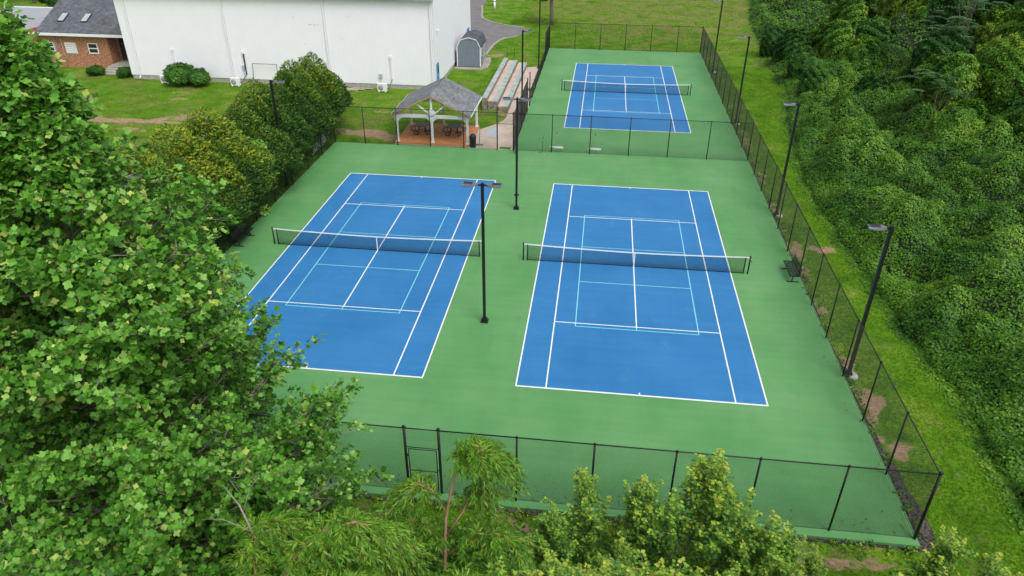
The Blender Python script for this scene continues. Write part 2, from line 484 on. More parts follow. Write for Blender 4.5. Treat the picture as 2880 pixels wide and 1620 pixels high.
# (cx, cy, rx, ry, strength)
DIRT = [(-48, 21.7, 9.0, .95, 1.35), (-56, 21.6, 5, .9, 1.2), (-39.5, 23.3, 2.6, 1.3, .95), (-42.8, 19.6, 1.8, .45, 1.0), (-49.5, 18.8, 1.5, .35, 1.0),
        (-22.2, 21.5, 3.0, 1.25, 1.35), (-19.6, 20.6, 1.0, 1.1, 1.0), (-11.3, 28.4, 0.9, .8, 1.2),
        (9.8, 3.4, .6, 1.4, 1.15), (11.5, 3.8, .9, .6, 1.15), (9.6, -3.4, .4, .9, 1.1), (9.7, .6, .45, 1.2, 1.0), (9.7, -8.0, .4, 1.2, 1.0),
        (9.9, -11.0, .65, 1.3, 1.15), (10.1, -14.0, .6, 1.0, 1.0), (9.7, 9.5, .4, 2.2, .9), (9.8, 15.5, .35, 2, .9), (9.9, 24, .4, 3, .85),
        (-52.3, 28.4, 1.4, .7, .85), (-43.4, 29, 1.2, .6, .85), (-44, 31, 1.2, .5, .8), (-22.5, 27.5, 1.2, .6, .85), (-20.5, 28.6, 1.0, .5, .8),
        (-15.2, 51.2, .9, 1.5, .95), (-13.2, 39.5, .4, .8, .7), (-2.6, 60.2, .7, .35, 1.1), (1.5, 57.5, 2, .7, .8), (-0.5, 62, 2.5, .6, .7),
        (-4.0, -19.9, 1.4, .6, 1.0), (-1.5, -20.4, 1.4, .7, .85), (-9.6, -19.8, .9, .5, .95), (6.5, -19.8, 1.8, .4, .95), (8.9, -20.2, .9, .4, .8),
        (-32, 34.0, 6.0, .35, .9), (-14.6, 24.6, 1.2, .3, .6), (11.7, -1.2, .35, 1.6, .62), (11.9, -13, .3, 2.6, .6), (11.6, -8, .25, 2, .6), (-49, 15.5, 4.0, 1.5, .85)]
_D2 = []
_rd = random.Random(9)
for _cx, _cy, _rx, _ry, _s in DIRT:
    if max(_rx, _ry) < .3: continue
    _n = 7 + int(2.2 * max(_rx, _ry) / min(_rx, _ry))
    _D2.append((_cx, _cy, _rx * .62, _ry * .62, _s))
    for _ in range(_n):
        _a = _rd.uniform(0, 2 * pi); _q = _rd.uniform(.35, 1.0); _k = _rd.uniform(.18, .45)
        _m = min(_rx, _ry)
        _D2.append((_cx + cos(_a) * _q * _rx, _cy + sin(_a) * _q * _ry, (_rx * .4 + _m * .6) * _k, (_ry * .4 + _m * .6) * _k, _s * _rd.uniform(.75, 1.1)))
DIRT = _D2
def dirt_at(x, y):
    w = 1 + 0.42 * pnoise(x, y, 1.5, 3) + 0.30 * pnoise(x, y, .7, 4)
    d = np.zeros_like(x)
    for cx, cyy, rx, ry, s in DIRT:
        q = ((x - cx) / rx) ** 2 + ((y - cyy) / ry) ** 2
        d = np.maximum(d, s * np.clip(1.22 - .62 * q * w, 0, 1))
    return np.clip(d, 0, 1.2)
def dry_at(x, y):
    d = 0.34 + 0.30 * pnoise(x, y, 5, 1) + 0.15 * pnoise(x, y, 1.6, 8)
    far = np.clip((y - 57) / 12, 0, 1) * (x > -14)
    d = d + 0.40 * far
    d = d - 0.35 * ((x > 9) & (y < 50)) + .22 * ((x > 10.2) & (y < 50)) * np.clip(np.sin((x - np.interp(y, ex_y, ex_x)) * 4.2 + .5) + .3 * pnoise(x, y, 2.2, 14), 0, 1)
    d = d + 0.10 * (x < -20)
    shade = np.exp(-(((x + 11) / 7) ** 2 + ((y - 68) / 9) ** 2))
    return np.clip(d - 0.5 * shade, 0, 1)

gx = np.concatenate([[-900, -500, -250, -140, -100], np.arange(-75, 9, 0.3), np.arange(9, 13, .12), np.arange(13, 45.01, 0.3), [60, 90, 150, 300, 600, 900]])
gy = np.concatenate([[-600, -300, -120, -60], np.arange(-34, 40, 0.22), np.arange(40, 112.01, 0.35), [125, 150, 200, 300, 600, 1200]])
GX, GY = np.meshgrid(gx, gy)
GZZ = GZ + 0.025 * pnoise(GX, GY, 6, 2) * ((GY > 20) | (GX > 11)) - 0.02
nx, ny = len(gx), len(gy)
co = np.stack([GX.ravel(), GY.ravel(), GZZ.ravel()], 1)
ii = (np.arange(ny - 1)[:, None] * nx + np.arange(nx - 1)[None, :]).ravel()
quads = np.stack([ii, ii + 1, ii + 1 + nx, ii + nx], 1)

def np_mesh(name, co, loops, starts, totals, mat, attrs=None, smooth=False):
    me = bpy.data.meshes.new(name)
    me.vertices.add(len(co)); me.vertices.foreach_set('co', np.ascontiguousarray(co, dtype=np.float32).ravel())
    me.loops.add(len(loops)); me.loops.foreach_set('vertex_index', np.ascontiguousarray(loops, dtype=np.int32))
    me.polygons.add(len(starts))
    me.polygons.foreach_set('loop_start', np.ascontiguousarray(starts, dtype=np.int32))
    me.polygons.foreach_set('loop_total', np.ascontiguousarray(totals, dtype=np.int32))
    if smooth: me.polygons.foreach_set('use_smooth', np.ones(len(starts), dtype=bool))
    me.update(calc_edges=True)
    for k, v in (attrs or {}).items():
        a = me.attributes.new(k, 'FLOAT', 'POINT'); a.data.foreach_set('value', np.ascontiguousarray(v, dtype=np.float32))
    if mat: me.materials.append(mat)
    return me

def grid_mesh(name, co, quads, mat, attrs=None, smooth=True):
    n = len(quads)
    return np_mesh(name, co, quads.ravel(), np.arange(n) * 4, np.full(n, 4), mat, attrs, smooth)

me = grid_mesh('ground', co, quads, M['ground'], {'dirt': dirt_at(co[:, 0], co[:, 1]), 'dry': dry_at(co[:, 0], co[:, 1])})
tag(link_mesh('ground', me), kind='structure')

# ------------------------------------------------------------------ courts
o = MB().slab([(-24.05, -18.86), (9.32, -18.86), (9.32, 55.95), (-9.22, 55.95), (-9.22, 18.52), (-24.05, 18.52)], GZ - 0.1, 0.0).build('court_paving', M['court_green'])
tag(o, kind='structure')
COURTS = [('right', 0.0, 0.0), ('left', -15.165, 0.05), ('far', -0.026, 36.68)]
HW, HL, SW, SL = 5.485, 11.885, 4.115, 6.40
def line_rect(mb, x0, x1, y0, y1, z): mb.add([(x0, y0, z), (x1, y0, z), (x1, y1, z), (x0, y1, z)], [(0, 1, 2, 3)])
for nm, cx, cyy in COURTS:
    b = MB(); line_rect(b, cx - HW, cx + HW, cyy - HL, cyy + HL, 0.004)
    bo = tag(b.build('blue_court', M['court_blue']), kind='structure')
    L = MB(); z = 0.012; w = 0.05
    def hl(y, xa, xb, ww=w): line_rect(L, cx + xa, cx + xb, cyy + y - ww / 2, cyy + y + ww / 2, z)
    def vl(x, ya, yb, ww=w): line_rect(L, cx + x - ww / 2, cx + x + ww / 2, cyy + ya, cyy + yb, z)
    for s in (-1, 1):
        hl(s * (HL - .035), -HW, HW, .09)
        vl(s * (HW - .03), -HL + .08, HL - .08, .065)
        vl(s * SW, -HL + .08, HL - .08, .062)
        hl(s * SL, -SW + .031, SW - .031, .06)
        line_rect(L, cx - .03, cx + .03, cyy + min(s * (HL - .23), s * (HL - .08)), cyy + max(s * (HL - .23), s * (HL - .08)), z)
    vl(0, -SL + .03, SL - .03, .062)
    tag(L.build('white_lines', M['line_white'], bo), kind='structure')
    L = MB(); z = 0.008; w = 0.042
    for s in (-1, 1):
        vl(s * 3.05, -6.705, 6.705)
        hl(s * 6.68, -3.02, 3.02); hl(s * 2.134, -3.02, 3.02)
        vl(0, min(s * 6.43, s * 6.66), max(s * 6.43, s * 6.66))
    tag(L.build('cyan_lines', M['line_cyan'], bo), kind='structure')

# nets
def make_net():
    root = empty('tennis_net')
    e = HW + 0.914
    def top(x): return 0.925 + 0.145 * (abs(x) / e) ** 1.6
    for s in (-1, 1):
        p = MB().tube([(s * e, 0, 0), (s * e, 0, 1.09)], 0.042, 10)
        p.tube([(s * e, 0, 1.06), (s * e, 0, 1.13)], 0.05, 8)
        po = p.build('net_post', M['black'], root)
        if s > 0:
            MB().tube([(s * e, 0, .82), (s * (e + .09), 0, .82), (s * (e + .09), -.12, .80)], 0.018, 6).build('crank', M['black'], po)
        MB().tube([(s * (e - .24), 0, .02), (s * (e - .24), 0, 1.03)], 0.035, 8).build('side_pole', M['black'], root)
    nb = MB(); t = 0.0033
    xs = np.arange(-e + .24, e - .23, 0.046)
    for x in xs:
        nb.box(x - t, x + t, -t, t, .03, top(x))
    zs = np.arange(0.04, .93, 0.046)
    seg = np.linspace(-e + .24, e - .24, 9)
    for z0 in zs:
        for a, b_ in zip(seg[:-1], seg[1:]):
            za = z0 * top(a) / .93; zb = z0 * top(b_) / .93
            nb.bar((a, 0.003, za), (b_, 0.003, zb), 2 * t)
    nb.build('netting', M['net'], root)
    bb = MB()
    seg = np.linspace(-e + .05, e - .05, 17)
    for a, b_ in zip(seg[:-1], seg[1:]):
        bb.bar((a, 0, top(a) - .03), (b_, 0, top(b_) - .03), .022, .064)
    bb.build('head_band', M['net_band'], root)
    MB().box(-.028, .028, -.016, .016, .01, .90).build('centre_strap', M['net_band'], root)
    bl = MB()
    bl.bar((-e + .24, 0, .035), (e - .24, 0, .035), .018, .03)
    bl.build('bottom_cord', M['net'], root)
    return root
net0 = make_net()
NETL = {'right': 'tennis net across the nearer right court, in front of the metal bench',
        'left': 'tennis net across the nearer left court, partly behind the lamp post',
        'far': 'small looking tennis net across the far court beyond the divider fence'}
for i, (nm, cx, cyy) in enumerate(COURTS):
    n_ = net0 if i == 0 else copy_tree(net0)
    n_.location = (cx, cyy, 0.0)
    if nm == 'left': pass
    tag(n_, NETL[nm], 'tennis net', 'nets across the three courts')

# ------------------------------------------------------------------ fences
FH = 3.03
def lattice(w, h, pitch=0.076, r=0.0020):
    """two families of diagonal wires clipped to a w x h rectangle"""
    mb = MB()
    for s in (1, -1):
        c = -h
        while c < w:
            x0, z0 = c, 0.0
            x1, z1 = c + h, h
            if x0 < 0: z0 = -x0; x0 = 0.0
            if x1 > w: z1 = h - (x1 - w); x1 = w
            if x1 - x0 > .02:
                a = (x0 if s > 0 else w - x0, s * r, z0); b = (x1 if s > 0 else w - x1, s * r, z1)
                mb.bar(a, b, 2 * r, 2 * r, up=(0, 1, 0))
            c += pitch
    return mb
PANEL = lattice(3.0, 3.02).mesh('mesh_panel', M['black_wire'])
LOWPANEL = lattice(3.0, 1.25).mesh('low_mesh_panel', M['black_wire'])
def post_mb(h, r=0.037):
    m = MB().tube([(0, 0, -.08), (0, 0, h)], r, 8)
    m.lathe([(r * 1.35, 0), (r * 1.35, .03), (r * .8, .075), (.004, .095)], (0, 0, h - .01), 8)
    return m
POST = post_mb(FH).mesh('post', M['black'])
TPOST = post_mb(FH + .05, .052).mesh('corner_post', M['black'])
LPOST = post_mb(1.27).mesh('low_post', M['black'])

def fence(name, pts, label, ends=(True, True), skip=(), low=()):
    """pts: list of (x, y) post positions along one run"""
    root = empty(name, (pts[0][0], pts[0][1], 0), label=label, cat='fence')
    ox, oy = pts[0]
    P = [np.array((x - ox, y - oy)) for x, y in pts]
    lows = set(low)
    for i, p in enumerate(P):
        is_low = (i in lows) and (i - 1 in lows)
        end = (i == 0 and ends[0]) or (i == len(P) - 1 and ends[1]) or (i in skip) or (i - 1 in skip) or ((i in lows) != (i - 1 in lows) and lows)
        if (i == 0 and ends[0] is None) or (i == len(P) - 1 and ends[1] is None): continue
        link_mesh('post', LPOST if is_low else (TPOST if end else POST), root, (p[0], p[1], 0))
    for i in range(len(P) - 1):
        if i in skip: continue
        a, b = P[i], P[i + 1]
        d = b - a; L = np.linalg.norm(d); ang = math.atan2(d[1], d[0])
        lo = i in lows
        link_mesh('mesh_panel', LOWPANEL if lo else PANEL, root, (a[0], a[1], .06), (0, 0, ang), (L / 3.0, 1, 1))
    # rails, joined over continuous stretches
    i = 0; nseg = len(P) - 1
    while i < nseg:
        if i in skip: i += 1; continue
        j = i
        while j + 1 < nseg and (j + 1) not in skip and ((j + 1) in lows) == (i in lows): j += 1
        h = 1.25 if i in lows else FH
        a, b = P[i], P[j + 1]
        MB().tube([(a[0], a[1], h), (b[0], b[1], h)], .022, 8).build('top_rail', M['black'], root)
        MB().tube([(a[0], a[1], .06), (b[0], b[1], .06)], .006, 5).build('bottom_wire', M['black_wire'], root)
        i = j + 1
    return root

ynear = -18.55
xn = [-24.0, -20.9, -17.8, -14.7, -11.65, -8.65, -7.42, -4.66, -1.98, 0.78, 3.53, 6.36, 9.22]
nf = fence('chain_link_fence', [(x, ynear) for x in xn], 'black chain-link fence along the near edge of the courts with a closed gate', skip=(5,))
# gate in the near fence
def gate_leaf(w, h, bars, name='gate', parent=None, loc=(0, 0, 0), rz=0):
    g = MB()
    for x in (0, w): g.tube([(x, 0, .06), (x, 0, h)], .021, 8)
    for z in bars: g.tube([(0, 0, z), (w, 0, z)], .018, 8)
    go = g.build(name, M['black'], parent); go.location = loc; go.rotation_euler = (0, 0, rz)
    m = link_mesh('gate_mesh', lattice(w, h - .08).mesh('gate_mesh', M['black_wire']), go, (0, 0, .07))
    MB().tube([(w + .0, 0, h * .55), (w + .09, 0, h * .55)], .022, 6).build('latch', M['black'], go)
    for z in (.35, h - .3): MB().box(-.07, 0.0, -.025, .025, z - .03, z + .03).build('hinge', M['black'], go)
    return go
gl = gate_leaf(1.02, 2.08, (.06, 1.05, 2.08), 'gate', nf, (-8.55 + 24.0, 0.0, 0))
MB().tube([(-8.65 + 24, 0, 2.16), (-7.42 + 24, 0, 2.16)], .02, 8).build('transom_rail', M['black'], nf)
MB().tube([(-8.65 + 24, 0, FH), (-7.42 + 24, 0, FH)], .022, 8).build('top_rail', M['black'], nf)
link_mesh('transom_mesh', lattice(1.23, .85).mesh('transom_mesh', M['black_wire']), nf, (-8.65 + 24, 0, 2.2))

yr = [-18.55 + 3.1 * k for k in range(25)]
fence('chain_link_fence', [(9.22, y) for y in yr], 'long black chain-link fence between the courts and the grass strip, behind the metal bench', ends=(None, None))
fence('chain_link_fence', [(x, 55.85) for x in (-9.15, -6.02, -2.93, .13, 3.22, 6.4, 9.22)], 'black chain-link fence behind the far court, in front of the open lawn')
fence('chain_link_fence', [(x, 18.45) for x in (-9.15, -6.12, -3.09, -.04, 3.0, 6.05, 9.22)], 'black chain-link divider fence between the near courts and the far court', ends=(None, None))
fence('chain_link_fence', [(-24.0, -18.55 + 3.0833 * k) for k in range(13)], 'black chain-link fence at the foot of the evergreen hedge', ends=(None, True))
fg = fence('chain_link_fence', [(x, 18.45) for x in (-24.0, -21.45, -18.72, -15.98, -13.24, -10.5, -9.2)], 'black chain-link fence in front of the pavilion with an open gateway', ends=(None, True), skip=(5,))
MB().tube([(-10.5 + 24, 0, 2.15), (-9.2 + 24, 0, 2.15)], .02, 8).build('transom_rail', M['black'], fg)
MB().tube([(-10.5 + 24, 0, FH), (-9.2 + 24, 0, FH)], .022, 8).build('top_rail', M['black'], fg)
link_mesh('transom_mesh', lattice(1.3, .85).mesh('transom_mesh', M['black_wire']), fg, (-10.5 + 24, 0, 2.18))
gate_leaf(1.15, 2.1, (.06, 1.05, 2.1), 'gate', fg, (-9.2 + 24.0, -.05, 0), R(-68))
yl = [18.45, 21.05, 23.65, 26.25, 28.85, 31.0, 34.0, 37.0, 40.0, 43.0, 46.0, 49.2, 52.5, 55.85]
fence('chain_link_fence', [(-9.15, y) for y in yl], 'black chain-link fence beside the stone bleachers, low in its middle stretch', ends=(None, None), skip=(4,), low=(5, 6, 7, 8, 9, 10))

# ------------------------------------------------------------------ lamps
POLE = MB().obox((0, 0, 3.78), (.068, 0, 0), (0, .068, 0), (0, 0, 3.72)).mesh('pole', M['black'])
BASEC = MB().box(-.19, .19, -.19, .19, .005, .05).obox((0, 0, .12), (.13, 0, 0), (0, .13, 0), (0, 0, .07)).mesh('base_cover', M['black'])
def head_mb():
    h = MB()
    # tapered housing along +x, slightly raised at the far end
    xa, xb = .20, .92
    for (x0, x1, w0, w1, t0, t1) in ((xa, .42, .09, .175, .05, .055), (.42, xb, .175, .165, .055, .028)):
        V = []
        for x, w, t in ((x0, w0, t0), (x1, w1, t1)):
            zc = 7.40 + .06 * (x - xa)
            V += [(x, -w, zc - t), (x, w, zc - t), (x, w * .82, zc + t), (x, -w * .82, zc + t)]
        h.add(V, [(3, 2, 1, 0), (4, 5, 6, 7), (0, 1, 5, 4), (1, 2, 6, 5), (2, 3, 7, 6), (3, 0, 4, 7)])
    return h
HEAD = head_mb().mesh('lamp_head', M['lamp_grey'])
fin = MB()
for k in range(6): fin.box(.45, .86, -.12 + k * .045, -.105 + k * .045, 7.44, 7.485)
FINS = fin.mesh('heat_sink', M['lamp_dark'])
LENS = MB().box(.45, .87, -.12, .12, 7.325, 7.372).mesh('lens', M['lens'])
ARM = MB().box(.068, .21, -.035, .035, 7.36, 7.43).mesh('arm', M['black'])
COLLAR = MB().lathe([(.17, .98), (.17, 1.03)], n=14).mesh('collar', M['black'])
FOOT = MB().lathe([(.27, -.1), (.27, .10), (.22, .13), (.05, .135)], n=14).mesh('footing', M['concrete'])
def lamp(x, y, dirs, label, footing=False, collar=False):
    root = empty('lamp_post', (x, y, 0.0), label=label, cat='lamp post', group='court floodlight posts')
    link_mesh('pole', POLE, root); link_mesh('base_cover', BASEC, root)
    if footing: link_mesh('footing', FOOT, root, (.16, 0, GZ + .02))
    if collar: link_mesh('collar', COLLAR, root)
    for a in dirs:
        link_mesh('arm', ARM, root, rot=(0, 0, a))
        hd = link_mesh('lamp_head', HEAD, root, rot=(0, 0, a))
        link_mesh('heat_sink', FINS, hd); link_mesh('lens', LENS, hd)
    return root
lamp(-7.64, -6.81, (0, pi), 'two headed black lamp post between the two nearer courts, closest to the camera')
lamp(-7.64, 7.16, (0, pi), 'two headed black lamp post with a ring near its foot, farther of the two', collar=True)
lamp(9.50, -9.11, (pi,), 'single headed lamp post by the right fence, nearest to the camera', True)
lamp(9.52, 8.4, (pi,), 'single headed lamp post by the right fence beyond the metal bench', True)
lamp(9.62, 28.15, (pi,), 'single headed lamp post by the right fence beside the near end of the far court', True)
lamp(9.70, 46.7, (pi,), 'single headed lamp post by the right fence beside the far end of the far court', True)
lamp(-9.55, 27.9, (0,), 'single headed lamp post beside the near end of the stone bleachers', True)
lamp(-9.60, 45.7, (0,), 'lamp post with its head out of view at the far end of the stone bleachers', True)
lamp(-24.35, 9.0, (0,), 'single headed lamp post rising out of the evergreen hedge', False)
lamp(-24.35, -8.0, (0,), 'lamp post almost hidden among the leaves of the big tree and the hedge', False)

# ------------------------------------------------------------------ benches
def make_bench():
    root = empty('metal_bench')
    # seat runs along y, back on +x side
    s = MB()
    L = .92
    for k in range(5): s.box(-.20 + k * .09, -.145 + k * .09, -L, L, .435, .455)
    for y in (-L, -.3, .3, L): s.box(-.22, .24, y - .015, y + .015, .42, .434)
    s.tube([(-.22, -L, .445), (-.22, L, .445)], .016, 6); s.tube([(.24, -L, .445), (.24, L, .445)], .016, 6)
    for y in (-L, L): s.tube([(-.22, y, .445), (.24, y, .445)], .016, 6)
    s.build('seat', M['black'], root)
    b = MB()
    for k in range(4):
        z = .53 + k * .085; x = .27 + k * .028
        b.obox((x, 0, z), (.004, 0, .001), (0, L, 0), (.008, 0, .028))
    for y in (-L, L): b.tube([(.25, y, .47), (.37, y, .86)], .016, 6)
    b.tube([(.37, -L, .86), (.37, L, .86)], .016, 6)
    b.build('backrest', M['black'], root)
    for y in (-.75, .75):
        l = MB().tube([(-.02, y, .02), (.02, y, .42)], .028, 8)
        l.bar((-.30, y, .022), (.38, y, .022), .05, .03)
        l.tube([(.02, y, .40), (.27, y, .50)], .02, 6)
        l.build('leg', M['black'], root)
    return root
bn = make_bench(); bn.location = (8.72, .12, 0)
tag(bn, 'black metal bench backed against the right fence near the net', 'bench')
b2 = copy_tree(bn); b2.location = (-23.55, .22, 0); b2.rotation_euler = (0, 0, pi)
tag(b2, 'dark metal bench in the shade of the hedge beside the left court', 'bench')

# ------------------------------------------------------------------ white hall
WX0, WX1, WY0, WY1, WH = -52.0, -19.1, 35.4, 56.2, 8.76
hall = empty('white_hall', (WX0, WY0, 0), label='big white metal sided hall behind the pavilion and hedge', cat='building')
def ribs(a, b, n_, z0, z1, topf=None, pitch=0.305, d=.005):
    """corrugated wall sheet from point a to b, n_ is the outward normal"""
    a, b, n_ = np.array(a, float), np.array(b, float), np.array(n_, float)
    L = np.linalg.norm(b - a); u = (b - a) / L
    t = [0.0]; off = [0.0]
    k = 0
    while (k + 1) * pitch < L:
        s0 = k * pitch
        t += [s0 + .05, s0 + .075, s0 + .12, s0 + .145]; off += [0, d, d, 0]
        k += 1
    t.append(L); off.append(0)
    V = []; F = []
    for ti, oi in zip(t, off):
        p = a + u * ti + n_ * oi
        zt = z1 if topf is None else topf(p)
        V += [(p[0], p[1], z0), (p[0], p[1], zt)]
    for i in range(len(t) - 1):
        F.append((2 * i, 2 * i + 2, 2 * i + 3, 2 * i + 1))
    return V, F
W = MB()
V, F = ribs((0, 0), (WX1 - WX0, 0), (0, -1), .32, WH); W.add(V, F)
ymid = (WY1 - WY0) / 2
V, F = ribs((WX1 - WX0, 0), (WX1 - WX0, WY1 - WY0), (1, 0), .32, 0, lambda p: WH + (ymid - abs(p[1] - ymid)) * .22); W.add(V, F)
Wx = WX1 - WX0; Wy = WY1 - WY0
W.add([(0, 0, .3), (0, Wy, .3), (0, Wy, WH), (0, ymid, WH + ymid * .22), (0, 0, WH)], [(0, 1, 2, 3, 4)])
W.add([(0, Wy, .3), (Wx, Wy, .3), (Wx, Wy, WH), (0, Wy, WH)], [(0, 1, 2, 3)])
W.build('wall', M['wall_white'], hall)
MB().box(.05, Wx - .05, .05, Wy - .05, -.3, .31).build('foundation', M['concrete'], hall)
rf = MB()
for s in (0, 1):
    y0, y1 = (-.35, ymid) if s == 0 else (Wy + .35, ymid)
    za = WH - .35 * .22 + .04; zb = WH + ymid * .22 + .04
    rf.add([(-.3, y0, za), (Wx + .12, y0, za), (Wx + .12, y1, zb), (-.3, y1, zb), (-.3, y0, za + .12), (Wx + .12, y0, za + .12), (Wx + .12, y1, zb + .12), (-.3, y1, zb + .12)],
           [(0, 1, 2, 3), (4, 5, 6, 7), (0, 1, 5, 4), (1, 2, 6, 5), (2, 3, 7, 6), (3, 0, 4, 7)])
rf.build('roof', M['roof_light'], hall)
MB().box(-.3, Wx + .15, -.50, -.36, WH - .22, WH - .02).build('gutter', M['joint'], hall)
for xx in (1.0, 11.4, 21.9, 32.6):
    m = MB().box(xx - .055, xx + .055, -.13, -.04, .15, WH - .15)
    m.box(xx - .055, xx + .055, -.34, -.13, .05, .16)
    m.build('downspout', M['wall_white'], hall)
    MB().box(xx + .056, xx + .085, -.062, -.045, .33, WH - .2).build('wall_joint', M['joint'], hall)
MB().box(Wx - .02, Wx + .06, -.06, .05, .3, WH).build('corner_trim', M['white_paint'], hall)
for (y0, y1, lb) in ((.25, 1.22, 'blue door near the front corner'), (18.0, 19.4, 'blue door near the back corner behind the shed')):
    d = MB().box(Wx + .015, Wx + .09, y0, y1, .35, 2.45).build('door', M['blue_door'], hall)
    d['label'] = lb
    MB().box(Wx + .09, Wx + .16, y0 + .1, y0 + .14, 1.25, 1.38).build('door_handle', M['joint'], d)
    MB().box(Wx + .09, Wx + .097, y0 + .35, y1 - .15, 1.5, 2.2).build('door_glass', M['dark_glass'], d)
wl = MB().box(Wx + .03, Wx + .12, 1.1, 1.32, 5.45, 5.62); wl.box(Wx + .12, Wx + .3, 1.12, 1.3, 5.5, 5.6)
wl.build('wall_lamp', M['white_paint'], hall)
wl = MB().box(Wx + .03, Wx + .12, 17.0, 17.22, 8.0, 8.2); wl.box(Wx + .12, Wx + .3, 17.0, 17.2, 8.02, 8.12)
wl.build('wall_lamp', M['white_paint'], hall)
# small dents and scuffs in the metal wall
sc_ = MB()
for x, z, w_, h_ in ((20.2, 5.95, .32, .03), (20.7, 5.92, .25, .03), (21.05, 5.93, .2, .025), (18.7, 6.5, .03, .18), (19.4, 8.0, .05, .03), (23.5, 4.6, .035, .12), (19.6, 4.0, .03, .12), (24.3, 6.8, .03, .1)):
    sc_.box(x, x + w_, -.030, -.0245, z, z + h_)
sc_.build('scuff', M['grille'], hall)
MB().box(27.0, 27.35, -.13, -.03, .95, 1.35).box(27.15, 27.19, -.09, -.05, .3, .95).build('junction_box', M['joint'], hall)
MB().box(12.5, 12.75, -.13, -.03, 1.3, 1.7).box(12.6, 12.64, -.09, -.05, .3, 1.3).build('junction_box', M['joint'], hall)

# heat pumps standing in front of the hall, with their line covers
def make_ac():
    root = empty('heat_pump')
    MB().box(-.46, .46, -.17, .17, .10, .80).build('casing', M['white_paint'], root)
    g = MB().lathe([(.27, 0), (.27, .012), (.02, .016)], n=24)
    go = g.build('fan_grille', M['grille'], root); go.location = (-.13, -.17, .45); go.rotation_euler = (R(90), 0, 0)
    r_ = MB()
    for k in range(4):
        a = np.linspace(0, 2 * pi, 25)
        rr = .06 + .06 * k
        r_.tube([(rr * cos(t), rr * sin(t), .02) for t in a], .004, 4)
    r_.build('grille_ring', M['white_paint'], go)
    MB().box(-.48, .48, -.19, .19, .80, .83).build('lid', M['white_paint'], root)
    for x in (-.33, .33): MB().box(x - .05, x + .05, -.2, .2, 0.0, .10).build('foot', M['white_paint'], root)
    MB().tube([(.46, .05, .35), (.62, .15, .38), (.72, .45, .6), (.72, 1.2, .95)], .035, 6).build('hose', M['lamp_dark'], root)
    MB().box(.66, .78, 1.22, 1.31, .9, 3.0).build('line_cover', M['white_paint'], root)
    MB().box(.60, .84, 1.20, 1.33, 3.0, 3.25).build('cover_cap', M['white_paint'], root)
    return root
ac = make_ac()
ACS = [(-47.5, 34.05, 'white heat pump at the foot of the hall wall, beside the big round bush'),
       (-39.85, 34.05, 'white heat pump at the hall wall with a dark pipe rising behind it'),
       (-24.35, 34.05, 'white heat pump at the hall wall between the hedge and the pavilion')]
for i, (x, y, lb) in enumerate(ACS):
    a = ac if i == 0 else copy_tree(ac)
    a.location = (x, y, GZ); tag(a, lb, 'heat pump', 'heat pumps along the white hall')
    if i == 1:
        for ch in a.children:
            if ch.name.startswith('line_cover'):
                ch.data = ch.data.copy(); ch.data.materials[0] = M['lamp_dark']

# goal frame leaning by the wall
gm = MB()
for x in (0, 2.6): gm.tube([(x, 0, 0), (x, .35, 2.1)], .03, 6)
gm.tube([(0, .35, 2.1), (2.6, .35, 2.1)], .03, 6); gm.tube([(0, 0, .05), (2.6, 0, .05)], .03, 6)
go = gm.build('goal_frame', M['lamp_dark']); go.location = (-38.2, 34.7, GZ)
tag(go, 'thin dark tube goal frame leaning on the white hall behind the hedge', 'goal frame')
# scrap boards by the wall foot
for i, (x, y, L, a) in enumerate(((-29.2, 34.6, 3.2, 2), (-27.6, 34.3, 2.6, -3), (-28.4, 34.05, 2.9, 4), (-26.6, 34.7, 2.2, -1))):
    p = MB().box(-L / 2, L / 2, -.10, .10, 0, .05).build('loose_board', M['plank'])
    p.location = (x, y, GZ + .02 + .055 * (i % 2)); p.rotation_euler = (0, 0, R(a))
    tag(p, ('long pale board on the ground at the hall wall beside the hedge end', 'board lying third along the hall wall from the hedge', 'pale board lying a little out from the hall wall, nearest the lawn', 'short board at the hall wall nearest the heat pump')[i], 'board', 'boards lying along the hall wall')

# ------------------------------------------------------------------ brick house
BH = empty('brick_building', (-64.5, 39.2, 0), label='red brick building with a dark shingle roof and two skylights', cat='building')
b = MB()
b.box(0, 8.0, 0, .3, -.2, 3.42)                 # front wall left of the entry recess
b.box(7.7, 8.0, .3, 1.6, -.2, 3.42)
b.box(8.0, 12.5, 1.6, 1.9, -.2, 3.42)
b.box(10.9, 12.5, 0, 1.6, -.2, 3.42)
b.box(-2.7, 0, .12, .4, -.2, 3.42)
b.box(-2.7, -2.4, .4, 14, -.2, 3.42)
b.box(-2.7, 12.5, 13.7, 14, -.2, 3.42)
b.build('wall', M['brick'], BH)
sl = .47
r_ = MB()
y0, y1, ze = -.55, 8.2, 3.52
zr = ze + sl * (y1 - y0)
r_.add([(0.05, y0, ze), (12.6, y0, ze), (12.6, y1, zr), (0.05, y1, zr), (0.05, y0, ze + .12), (12.6, y0, ze + .12), (12.6, y1, zr + .12), (0.05, y1, zr + .12)],
       [(3, 2, 1, 0), (4, 5, 6, 7), (0, 1, 5, 4), (1, 2, 6, 5), (2, 3, 7, 6), (3, 0, 4, 7)])
r_.add([(0.05, 17, ze), (12.6, 17, ze), (12.6, y1, zr), (0.05, y1, zr), (0.05, 17, ze + .12), (12.6, 17, ze + .12), (12.6, y1, zr + .12), (0.05, y1, zr + .12)],
       [(0, 1, 2, 3), (7, 6, 5, 4), (0, 4, 5, 1), (2, 6, 7, 3), (3, 7, 4, 0)])
rfo = r_.build('roof', M['shingle_slate'], BH)
